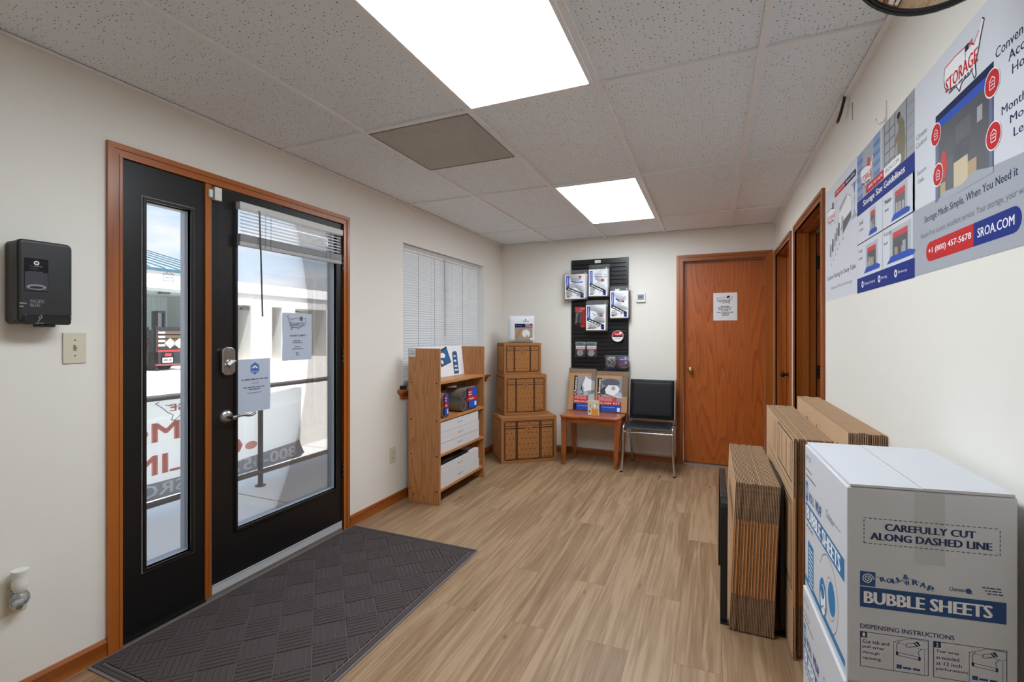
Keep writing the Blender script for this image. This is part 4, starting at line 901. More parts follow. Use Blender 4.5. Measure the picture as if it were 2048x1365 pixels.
# ================================================================ slatwall panel with hanging goods
t = thing('slatwall_panel', 'tall black slatwall display panel on the back wall', 'display panel', (1.16, D, .86))
PX0, PX1, PZ0, PZ1 = .856, 1.470, .86, 2.130
M_slat = mat('slat_black', (24, 24, 28), .3)
b = MB(BWF(0, 0)); b.box(PX0, PX1, PZ0, PZ1, .0015, .006, M_slat)
z = PZ1
b.box(PX0, PX1, PZ1-.055, PZ1, .006, .020, M_slat)
z = PZ1-.061
while z > PZ0+.03:
    b.prism([(PX0, z-.036), (PX1, z-.036), (PX1, z), (PX0, z)], .006, .0185, M_slat); z -= .0445
b.build('slats', t, bevel=.003)
b = MB(BWF(0, 0)); b.box(PX1-.022, PX1+.003, PZ0, PZ1, .0015, .024, M_slat); b.box(PX0-.002, PX0+.006, PZ0, PZ1, .0015, .021, M_slat); b.build('edge_trim', t)
b = MB(BWF(0, 0)); b.prism(rrect(1.115, 2.085, 1.180, 2.116, .006), .020, .024, M_white); b.build('label', t)
SY = D-.0205
def hook(b, x, z, L=.06): b.tube([(x, z, 0), (x, z, L), (x, z+.008, L+.006)], .002, M_chrome, n=6)
def coverbag(x0, x1, z0, z1, d, label, kind, seed):
    t = thing('cover_bag', label, 'packaged cover', ((x0+x1)/2, SY-d, z0), 'packaged furniture covers on the slatwall')
    fm = BWF(x0, z0, SY-d); w, h = x1-x0, z1-z0
    b = MB(fm); b.pillow(0, w, 0, h*.86, .034, mat('cover_bag_white', (222, 223, 226), .3, spec=.6), 0, 16, 7, .0012, seed); b.build('folded_cover', t, smooth=60)
    b = MB(fm); b.pillow(-.004, w+.004, -.006, h, .038, M_film, -.002, 16, 8, .004, seed+9); b.build('clear_bag', t, smooth=60)
    b = MB(fm); z = .0358; b.prism([(w*.03, h*.03), (w*.93, h*.03), (w*.93, h*.84), (w*.03, h*.84)], .0335, .0352, M_notice)
    b.rect(w*.08, h*.40, w*.22, h*.80, M_blue, z); b.fr = fm @ Matrix.Translation((w*.19, h*.44, 0)) @ Matrix.Rotation(math.pi/2, 4, 'Z'); b.text('Chateau', .0, .004, h*.32, w*.09, M_wht, z+.0005, .02); b.fr = fm
    b.poly([(w*.08, h*.40), (w*.22, h*.40), (w*.86, h*.20), (w*.86, h*.12), (w*.80, h*.12), (w*.08, h*.34)], M_ink, z+.0004)
    b.poly([(w*.72, h*.06), (w*.86, h*.05), (w*.86, h*.16), (w*.72, h*.17)], M_navy, z+.0007)
    b.fr = fm @ Matrix.Translation((w*.16, h*.365, 0)) @ Matrix.Rotation(math.atan2(-h*.2, w*.62), 4, 'Z'); b.greek(.0, -.006, w*.62, .011, M_wht, z+.0009, seed); b.fr = fm
    if kind == 0: b.line([(w*.3, h*.62), (w*.55, h*.56), (w*.82, h*.58)], .012, mat('print_soft_blue', (88, 112, 190), .5), z); b.line([(w*.3, h*.70), (w*.75, h*.68)], .004, M_inkl, z); b.disc(w*.70, h*.75, w*.07, M_red, z+.0003, ry=h*.035); b.line([(w*.72, h*.54), (w*.82, h*.60)], .004, M_inkg, z)
    if kind == 1: b.line([(w*.32, h*.70), (w*.9, h*.66)], .004, M_inkl, z); b.line([(w*.34, h*.62), (w*.9, h*.60)], .008, M_inkl, z); b.line([(w*.34, h*.53), (w*.6, h*.50)], .004, M_inkl, z); b.disc(w*.70, h*.50, w*.09, M_redl, z+.0003, ry=h*.045)
    if kind == 2: b.poly([(w*.28, h*.60), (w*.36, h*.56), (w*.55, h*.50), (w*.52, h*.55), (w*.34, h*.63)], M_blue, z); b.disc(w*.66, h*.52, w*.08, M_red, z+.0003, ry=h*.03); b.line([(w*.55, h*.56), (w*.85, h*.57)], .004, M_inkg, z); 
    if kind == 3: b.poly([(w*.30, h*.62), (w*.38, h*.56), (w*.46, h*.48), (w*.40, h*.50)], M_blue, z); b.line([(w*.44, h*.53), (w*.82, h*.58)], .006, mat('print_soft_blue', (88, 112, 190), .5), z); b.disc(w*.72, h*.50, w*.085, M_redl, z+.0003, ry=h*.035)
    b.greek(w*.1, h*.24, w*.34, .006, M_inkl, z, seed+1); b.greek(w*.1, h*.20, w*.30, .005, M_inkl, z, seed+2); b.rect(w*.1, h*.075, w*.24, h*.105, M_inkg, z); b.disc(w*.58, h*.15, .006, M_navy, z)
    b.build('insert_card', t)
    b = MB(BWF(0, 0, SY)); hook(b, (x0+x1)/2, z1-.02, d-.001); b.build('peg_hook', t)
coverbag(.800, 1.048, 1.690, 2.015, .052, 'packaged cover hanging top left on the slatwall, blue streak drawing', 0, 1)
coverbag(1.060, 1.282, 1.712, 2.062, .045, 'packaged cover hanging top centre on the slatwall, grey line drawing', 1, 2)
coverbag(1.290, 1.498, 1.478, 1.822, .045, 'packaged cover hanging at the right edge of the slatwall', 2, 3)
coverbag(1.034, 1.268, 1.348, 1.678, .060, 'packaged cover hanging in the middle of the slatwall, lowest of the four', 3, 4)
# red cutter on a card
t = thing('box_cutter_pack', 'red carded box cutter hanging at the left edge of the slatwall', 'box cutter', (.955, SY-.02, 1.39))
fm = BWF(.898, 1.39, SY-.012)
b = MB(fm); b.poly([(0, .025), (.08, 0), (.115, .0), (.115, .225), (0, .225)], mat('card_red', (196, 40, 34), .5), 0); b.poly([(0, .025), (.062, .006), (.062, .17), (0, .17)], mat('card_dark', (48, 30, 32), .5), .0006); b.text('tool', .01, .195, .05, .215, M_redl, .001, .02); b.greek(.06, .2, .11, .006, M_wht, .001, 3); b.build('card', t)
b = MB(fm); b.bar([(.016, .04, .01), (.02, .12, .01), (.032, .16, .01)], .012, .014, M_chrome, (0, 0, 1)); b.bar([(.036, .04, .011), (.044, .11, .011), (.075, .165, .011)], .012, .016, M_navyd, (0, 0, 1)); b.build('cutter', t, bevel=.002)
b = MB(fm); b.pillow(.006, .085, .03, .20, .026, M_film, .0, 10, 6); b.build('blister', t, smooth=60)
# small carded packs
for x, k, lab in ((.902, 1, 'left one of two small carded tape packs low on the slatwall'), (1.024, 2, 'right one of two small carded tape packs low on the slatwall')):
    t = thing('tape_card', lab, 'tape pack', (x+.058, SY-.02, 1.06), 'small carded packs on the slatwall'); fm = BWF(x, 1.06, SY-.006)
    b = MB(fm); b.rect(0, 0, .114, .172, M_inkl, 0); b.rect(.004, .098, .110, .128, M_wht, .0006); b.text('Chateau', .01, .146, .085, .162, M_ink, .0006, .03); b.rect(.004, .078, .11, .094, M_redl, .0006); b.rect(.004, .008, .11, .078, M_navyd, .0006); b.greek(.01, .108, .1, .006, M_inkl, .0009, k); b.build('card', t)
    fm2 = fm @ Matrix.Translation((.055, .05, .001)); b = MB(fm2); b.lathe([(.016, .018), (.034, .020), (.035, 0)], M_white, 22); b.disc(0, 0, .016, M_navyd, .012); b.build('tape_roll', t, smooth=40)
    b = MB(fm); b.pillow(-.002, .118, -.004, .15, .03, M_film, .0, 10, 8); b.build('clear_bag', t, smooth=60)
# round tape roll with red label
t = thing('tape_roll', 'round roll with red and white label hanging right of centre on the slatwall', 'tape roll', (1.372, SY-.05, 1.235)); fm = BWF(1.368, 1.295, SY-.052)
b = MB(fm); b.cyl((0, 0, -.04), (0, 0, 0), .060, mat('tape_tan', (168, 160, 150), .35), n=32); b.build('roll', t, smooth=40)
b = MB(fm); b.disc(0, 0, .058, M_wht, .0006, 32); b.poly([(.056*math.cos(a), .056*math.sin(a)) for a in [math.pi*i/16 for i in range(17)]], M_red, .001); b.rect(-.054, -.008, .054, .002, M_ink, .0013); b.text('Tape', -.03, .012, .02, .030, M_wht, .0014, .03); b.poly([(.018, .018), (.036, .02), (.045, .035), (.03, .045), (.016, .036)], M_wht, .0014); b.greek(-.035, -.024, .035, .006, M_inkl, .0010, 3); b.build('label', t)
b = MB(BWF(0, 0, SY)); hook(b, 1.368, 1.30, .012); b.build('peg_hook', t)
# bagged rope and tape bundle near the bottom right
t = thing('rope_bundle', 'clear bag with a coiled cord at the bottom right of the slatwall', 'packaged cord', (1.30, SY-.05, .95)); fm = BWF(1.300, 1.020, SY-.046)
b = MB(fm)
for k in range(4): b.tube([( (.052-.008*k)*math.cos(a), (.054-.008*k)*math.sin(a), .012+.004*math.sin(3*a+k)) for a in [2*math.pi*i/28 for i in range(29)]], .006, (M_inkl, M_tan, M_grayph, M_inkg)[k], n=8)
b.build('cord_coil', t, smooth=60); b = MB(fm); b.poly([(-.02, -.05), (.06, -.03), (.045, -.09), (.01, -.10)], M_navyd, .028); b.line([(-.02, .03), (.02, .0), (-.01, -.03), (.03, -.045)], .009, M_wht, .029); b.build('label', t)
b = MB(fm); b.pillow(-.07, .07, -.09, .075, .045, M_film, -.01, 10, 4); b.build('clear_bag', t, smooth=60)
t = thing('tape_bundle', 'blue and red labelled round pack at the bottom right edge of the slatwall', 'tape roll', (1.42, SY-.05, .95)); fm = BWF(1.428, 1.012, SY-.046)
b = MB(fm); b.cyl((0, 0, -.03), (0, 0, .008), .058, M_tape, n=28); b.build('roll', t, smooth=40)
b = MB(fm); b.disc(0, 0, .057, M_blue, .009, 28); b.poly([(-.05, -.03), (.035, -.02), (.03, .012), (-.045, .008)], M_red, .0096); b.disc(.03, .006, .016, M_wht, .010); b.greek(-.03, .034, .03, .008, M_wht, .0096, 4); b.greek(-.02, -.046, .03, .006, M_wht, .0096, 5); b.build('label', t)
b = MB(fm); b.pillow(-.07, .066, -.075, .085, .04, M_film, -.01, 10, 4); b.build('clear_bag', t, smooth=60)
# thermostat
t = thing('thermostat', 'white square thermostat on the back wall right of the slatwall', 'thermostat', (1.60, D, 1.648))
b = MB(BWF(0, 0)); b.prism(rrect(1.553, 1.648, 1.645, 1.745, .008), 0, .022, M_white); b.build('body', t, bevel=.004)
b = MB(BWF(0, 0)); b.poly(rrect(1.568, 1.674, 1.630, 1.728, .002), mat('lcd', (128, 138, 150), .25), .0226); b.greek(1.58, 1.70, 1.615, .012, M_inkg, .0230, 2); b.build('screen', t)
# notice on the back door
b = MB(BWF(2.294, 1.452, D+.0545)); b.box(0, .216, 0, .274, 0, .001, M_notice); z = .0014
usmap(b, .035, .165, .14, .07, z, None, M_ink, .003); b.text('STORAGE', .048, .185, .15, .205, M_ink, z+.0005, .03); b.poly([(.12, .222), (.15, .228), (.148, .246), (.125, .240)], M_ink, z)
for i, w_ in enumerate((.08, .13, .12, .07, .15, .07, .06)): b.greek(.108-w_/2, .135-i*.0145, .108+w_/2, .007, M_inkg, z, 50+i)
b.build('paper_notice', label='white printed notice taped to the brown back door', cat='paper notice', group='paper notices on doors')

# ================================================================ end table with kits
t = thing('end_table', 'small reddish brown wooden end table by the back wall', 'table', (1.17, 4.73, 0))
b = MB(Matrix.Translation((0, 0, 0)))
top = [(.862, 4.565), (.885, 4.535), (1.440, 4.545), (1.470, 4.585), (1.475, 4.93), (.872, 4.93)]
b.prism(top, .478, .502, M_table); b.build('tabletop', t, bevel=.007, seg=3)
b = MB(); b.box(.915, 1.430, 4.580, 4.598, .425, .478, M_table); b.box(.915, 1.43, 4.885, 4.9, .425, .478, M_table); b.box(.905, .922, 4.60, 4.89, .425, .478, M_table); b.box(1.425, 1.442, 4.60, 4.89, .425, .478, M_table); b.build('apron', t)
for (tx, ty, bx, by) in ((.905, 4.575, .900, 4.580), (1.445, 4.580, 1.418, 4.600), (.915, 4.895, .925, 4.905), (1.440, 4.895, 1.430, 4.905)):
    b = MB(); s0, s1 = .030, .019
    b.hexa([(bx-s1, by-s1, 0), (bx+s1, by-s1, 0), (bx+s1, by+s1, 0), (bx-s1, by+s1, 0)], [(tx-s0, ty-s1, .478), (tx+s0, ty-s1, .478), (tx+s0, ty+s1, .478), (tx-s0, ty+s1, .478)], M_tablez); b.build('leg', t, bevel=.004)
def kit(x0, x1, z1, y0, label, kind):
    t = thing('dish_kit', label, 'packing kit', ((x0+x1)/2, y0, .502), 'packing kits on the end table')
    lean = Vector((0, .085, .43)).normalized(); fm = frame((x0, y0, .5065), (1, 0, 0), tuple(lean)); w, h = x1-x0, z1-.5
    b = MB(fm); b.box(0, w, 0, h, -.045, 0, M_kraft); b.build('cardboard', t, bevel=.003)
    b = MB(fm); z = .0008; px0, px1 = (w*.20, w*.97) if kind == 0 else (w*.05, w*.82); py1 = h*.83; W_ = px1-px0
    b.rect(px0, h*.0+.004, px1, py1, M_grayph if kind == 0 else M_inkl, z); b.rect(px0, h*.34, px0+W_*.16, py1, M_ink, z+.0004)
    b.fr = fm @ Matrix.Translation((px0+W_*.13, h*.37, 0)) @ Matrix.Rotation(math.pi/2, 4, 'Z'); b.text('Chateau', 0, .0, h*.42, W_*.10, M_wht, z+.0008, .03); b.fr = fm
    if kind == 0:
        b.poly([(px0+W_*.42, h*.62), (px0+W_*.55, h*.80), (px1, h*.70), (px1, h*.50), (px0+W_*.52, h*.46)], M_wht, z+.0004); b.poly([(px0+W_*.28, h*.40), (px0+W_*.40, h*.66), (px0+W_*.5, h*.55), (px0+W_*.42, h*.38)], M_dk, z+.0004); b.line([(px0+W_*.42, h*.62), (px0+W_*.45, h*.5), (px0+W_*.52, h*.46)], .008, M_wht, z+.0006); b.line([(px0+W_*.55, h*.82), (px0+W_*.72, h*.74)], .006, M_wht, z+.0008); b.disc(px0+W_*.34, h*.44, .02, M_pgray, z+.0006); b.disc(px0+W_*.6, h*.40, .022, M_pgray2, z+.0006, ry=.03)
        b.poly([(px0+W_*.72, h*.36), (px1, h*.45), (px1, h*.20), (px0+W_*.75, h*.2)], mat('print_pale_teal', (176, 196, 202), .5), z+.0005)
        b.rect(px0, h*.24, px0+W_*.72, h*.36, M_redl, z+.0007)
    else:
        b.disc(px0+W_*.55, h*.72, W_*.36, M_inkg, z+.0003, ry=h*.10); b.disc(px0+W_*.35, h*.5, W_*.2, M_dk, z+.00035, ry=h*.12); b.poly([(px0+W_*.32, h*.55), (px0+W_*.45, h*.66), (px0+W_*.8, h*.66), (px0+W_*.92, h*.58), (px0+W_*.85, h*.47), (px0+W_*.68, h*.40), (px0+W_*.36, h*.45)], M_wht, z+.0006); b.disc(px0+W_*.66, h*.585, .022, M_pgray, z+.0008)
        b.disc(px0+W_*.9, h*.42, W_*.15, M_pgray2, z+.0007, ry=h*.07); b.disc(px0+W_*.35, h*.38, W_*.2, M_grayph, z+.0005, ry=h*.05); b.line([(px0+W_*.6, h*.34), (px0+W_*.75, h*.40), (px1, h*.36)], .006, M_wht, z+.0009)
        b.rect(px0+W_*.0, h*.26, px0+W_*.80, h*.37, M_redl, z+.0010)
    for k in range(3): b.greek(px0+W_*.08, h*(.335-.028*k), px0+W_*.62, .008, mat('print_pink', (226, 150, 150), .5), z+.0012, 70+k)
    b.rect(px0, h*.185, px1, h*.25, M_red, z+.0011); b.text('DISH PACK KIT' if kind == 0 else 'GLASS KIT', px0+W_*.06, h*.20, px1-W_*.04, h*.235, M_wht, z+.0015, .03)
    b.rect(px0, .004, px1, h*.175, M_navyd, z+.0008); b.rect(px0+W_*.17, .006, px1, h*.165, M_blue, z+.0011); b.greek(px0+W_*.2, h*.11, px0+W_*.75, .006, M_pgray, z+.0014, 5)
    if kind: b.rect(px1-.04, .012, px1-.012, h*.12, M_wht, z+.0014)
    b.build('printed_sleeve', t)
    b = MB(fm); b.box(-.002, w+.002, h*.9, h+.006, -.047, .0025, M_film); b.box(w*.82 if kind else w*.85, w+.002, h*.4, h*.9, .001, .0025, M_film); b.build('plastic_wrap', t)
kit(.854, 1.146, .945, 4.868, 'left one of two cardboard dish packing kits leaning on the end table', 0)
kit(1.152, 1.482, .925, 4.862, 'right one of two cardboard kits on the end table, bowl picture', 1)
t = thing('small_carton', 'small white pack with an orange picture in front of the two kits', 'small box', (1.195, 4.62, .503))
fm = BWF(1.136, .503, 4.618); b = MB(fm); b.box(0, .114, 0, .150, -.03, 0, mat('pale_pack', (206, 202, 188), .4)); b.build('pack', t, bevel=.003)
b = MB(fm); b.rect(.004, .004, .110, .146, mat('print_cream', (212, 206, 182), .5), .0005); b.rect(.04, .008, .105, .075, mat('print_orange', (226, 150, 46), .5), .0009); b.disc(.072, .085, .024, M_pgray2, .0013); b.poly([(.058, .085), (.085, .08), (.08, .115), (.066, .12)], M_wht, .0016); b.rect(.012, .03, .026, .055, M_redl, .0009); b.rect(.02, .08, .03, .115, mat('print_orange2', (198, 120, 56), .5), .0009); b.disc(.09, .115, .01, mat('print_orange', (226, 150, 46), .5), .0012); b.build('printed_front', t)
# ================================================================ stacking chair
t = thing('stacking_chair', 'black vinyl chair with chrome frame beside the end table', 'chair', (1.72, 4.76, 0))
M_vinyl = mat('black_vinyl', (20, 20, 23), .5, spec=.3, bump=.05, bumps=400)
for s, xb in ((-1, 1.497), (1, 1.952)):
    sx = xb-1.725
    front = [(1.725+sx*1.055, 4.530, 0), (1.725+sx*1.0, 4.545, .20), (1.725+sx*.985, 4.56, .435), (1.725+sx*.97, 4.62, .448), (1.725+sx*.97, 4.86, .432)]
    b = MB(); b.tube(arc_path(front, .035, 6), .0115, M_chrome, n=12); b.build('front_leg', t, smooth=60)
    rear = [(1.725+sx*.90, 4.985, 0), (1.725+sx*.93, 4.93, .24), (1.725+sx*.97, 4.865, .44), (1.725+sx*.97, 4.875, .52), (1.725+sx*.97, 4.945, .858)]
    b = MB(); b.tube(arc_path(rear, .05, 6), .0115, M_chrome, n=12); b.build('rear_leg', t, smooth=60)
    for (x, y) in ((front[0][0], front[0][1]), (rear[0][0], rear[0][1])):
        b = MB(); b.cyl((x, y, 0), (x, y, .012), .0135, M_black, n=14); b.build('foot_cap', t)
for y, z in ((4.55, .385), (4.84, .40)): MB().tube([(1.505, y, z), (1.945, y, z)], .009, M_chrome, n=10).build('cross_bar', t, smooth=60)
b = MB()
def seat(u, v, top):
    x = 1.520+.410*u; y = 4.505+.385*v; e = (1-abs(2*u-1)**8)**.5*(1-abs(2*v-1)**8)**.5
    z = .447-.014*v-.010*math.sin(math.pi*u)-.012*(1-v)**6
    return (x, y, z+(.020*e if top else -.018*e))
b.surf(18, 18, lambda u, v: seat(u, v, True), M_vinyl); b.surf(18, 18, lambda u, v: seat(1-u, v, False), M_vinyl); b.build('seat', t, smooth=70)
b = MB(); P = [seat(i/16, 0, False) for i in range(17)]; b.tube([(x, y-.002, z) for x, y, z in P], .006, M_blackm, n=8); b.build('seat_piping', t, smooth=60)
b = MB()
def back(u, v, f):
    x = 1.513+.424*u; e = (1-abs(2*u-1)**10)**.5*(1-abs(2*v-1)**10)**.5; z = .465+.388*v
    y = 4.868+.075*v+.012*math.sin(math.pi*u)
    return (x, y+(-.016*e if f else .014*e), z)
b.surf(18, 16, lambda u, v: back(u, v, True), M_vinyl); b.surf(18, 16, lambda u, v: back(1-u, v, False), M_vinyl); b.build('backrest', t, smooth=70)
b = MB(); e = [back(u, v, True) for u, v in ((.03, .03), (.97, .03), (.97, .97), (.03, .97), (.03, .03))]; b.tube([(x, y-.006, z) for x, y, z in arc_path(e, .015)], .0035, M_vinyl, n=6); b.build('back_piping', t, smooth=60)

# ================================================================ flattened cartons standing on edge, in a black rack
ORD = ['first', 'second', 'third', 'fourth', 'fifth', 'sixth', 'seventh', 'eighth', 'ninth', 'tenth', 'eleventh', 'twelfth', 'thirteenth', 'fourteenth', 'fifteenth', 'sixteenth']
def flat_carton(x, y0, L, h, t, label, group, fb, ft, tilt=0.0, seed=0, prints=None, z0=.0065):
    r = random.Random(seed); y0 += r.uniform(-.004, .004); h += r.uniform(-.002, .003)
    fm = frame((x, y0, z0), (1, 0, tilt*0), (0, 1, 0))
    sh = lambda z: tilt*z
    T = thing('flattened_box', label, 'flattened box', (x, y0+L/2, z0), group)
    def slab(b, a0, a1, y_0, y_1, z_0, z_1, m): b.hexa([(a0+sh(z_0), y_0, z_0), (a1+sh(z_0), y_0, z_0), (a1+sh(z_0), y_1, z_0), (a0+sh(z_0), y_1, z_0)], [(a0+sh(z_1), y_0, z_1), (a1+sh(z_1), y_0, z_1), (a1+sh(z_1), y_1, z_1), (a0+sh(z_1), y_1, z_1)], m)
    b = MB(Matrix.Translation((x, y0, z0))); w = t/2; q = w*.14
    for k in (0, 1):
        a = k*w
        slab(b, a, a+q, 0, L, 0, h, M_kraftl); slab(b, a+w-q-.0003, a+w-.0003, 0, L, 0, h, M_kraftl)
    b.build('liner_boards', T)
    b = MB(Matrix.Translation((x, y0, z0)))
    for k in (0, 1): slab(b, k*w+q, k*w+w-q-.0003, .0010, L-.001, .0012, h-.0014, M_flute)
    b.build('corrugated_core', T)
    b = MB(Matrix.Translation((x, y0, z0))); j = r.uniform(-.004, .004)      # the folded corner between the flap cuts
    a0, a1 = t*.16, t*.80; za, zb = fb+j, h-ft+j
    P = [(a0, .004), (a0+t*.10, -.0020), (a0+t*.39, -.0040), (a1-t*.10, -.0020), (a1, .004)]
    for (u0, v0), (u1, v1) in zip(P, P[1:]):
        b.add([(u0+sh(za), v0, za), (u1+sh(za), v1, za), (u1+sh(zb), v1, zb), (u0+sh(zb), v0, zb)], [(0, 1, 2, 3)], M_fold)
    b.build('folded_edge', T, smooth=70)
    if prints:
        b = MB(frame((x-.0006, y0+L, z0), (0, -1, 0), (tilt, 0, 1))); prints(b, L, h); b.build('printed_lines', T)
    return T
def box_print(b, L, h):     # outline panels and bars printed on the face
    z = .0003; w = .006
    def ring(x0, y0, x1, y1): b.line([(x0, y0), (x1, y0), (x1, y1), (x0, y1), (x0, y0)], w, M_ink, z)
    ring(L*.52, h*.79, L*.965, h*.985); ring(L*.58, h*.81, L*.93, h*.97) if 0 else None
    for k in (.36, .44, .57, .66, .80, .92): b.line([(L*k, h*.80), (L*k, h*.965)], w, M_ink, z)
    ring(L*.50, h*.30, L*.97, h*.70); ring(L*.53, h*.32, L*.94, h*.68); b.line([(L*.1, h*.755), (L*.97, h*.755)], .003, M_tprint2, z); b.line([(L*.1, h*.25), (L*.97, h*.25)], .003, M_tprint2, z)
def bar_print(b, L, h):
    for k, a in ((.27, .72), (.295, .74), (.50, .70), (.86, .70)): b.line([(L*k, h*a), (L*k, h*.93)], .010, M_ink, .0003)
    for k in (.60, .70, .93): b.line([(L*k, h*.80), (L*k, h*.84)], .003, M_tprint2, .0003)
def thin_print(b, L, h):
    for k in (.25, .45, .62, .8): b.line([(L*k, h*.55), (L*k, h*.9)], .003, M_ink, .0003)
    b.line([(L*.1, h*.2), (L*.9, h*.2), (L*.9, h*.5), (L*.1, h*.5), (L*.1, h*.2)], .003, M_ink, .0003)
N1, N2, N3 = 14, 12, 11
for i in range(N1):
    lab = 'short flattened box nearest the aisle in the low bundle' if i == 0 else ('short flattened box furthest from the aisle in the low bundle' if i == N1-1 else f'{ORD[i]} short flattened box from the aisle in the low bundle')
    flat_carton(2.348+i*.0124, 2.290, .80, .652, .0116, lab, 'low bundle of flattened boxes in the black rack', .16, .165, tilt=.040, seed=i, prints=thin_print if i == 0 else None)
for i in range(N2):
    lab = 'tall flattened box with black line print, outermost in the middle bundle' if i == 0 else f'{ORD[i]} tall flattened box from the aisle in the middle bundle'
    flat_carton(2.5755+(0, .021, .0335, .0475)[min(i, 3)]+max(0, i-3)*.00985, 2.187+(.012 if i in (1, 2) else 0)+(-.012 if i == 0 else 0), 1.0, .884, (.0108 if i < 3 else .0095), lab, 'middle bundle of tall flattened boxes', .212, .235, tilt=.004, seed=40+i, prints=box_print if i == 0 else None)
for i in range(N3):
    lab = 'flattened box with black bars, outermost in the bundle against the right wall' if i == 0 else f'{ORD[i]} flattened box from the aisle in the bundle against the right wall'
    flat_carton(2.7185+i*.0101, 1.985, 1.07, .958, .0098, lab, 'bundle of flattened boxes against the right wall', .23, .25, tilt=.0, seed=80+i, prints=bar_print if i == 0 else None)
t = thing('box_rack', 'black metal hoop rack holding the low bundle of flattened boxes upright', 'rack', (2.44, 2.63, 0))
def hoop(x, y0, y1, z1, lean=0.0, w=.03):
    pts = [(x, y0, .006), (x+lean*z1, y0+.012, z1), (x+lean*z1, y1-.012, z1), (x, y1, .006)]
    P = arc_path(pts, .07, 6); b = MB(); b.bar(P, w, .007, M_blackm, (1, 0, 0)); b.build('hoop', t, bevel=.002)
hoop(2.326, 2.345, 2.925, .565, .006, .030); hoop(2.563, 2.36, 2.935, .630, .0, .018)
for y in (2.345, 2.93):
    b = MB(); b.box(2.311, 2.572, y-.02, y+.02, .0, .0062, M_blackm); b.build('foot_bar', t, bevel=.001)

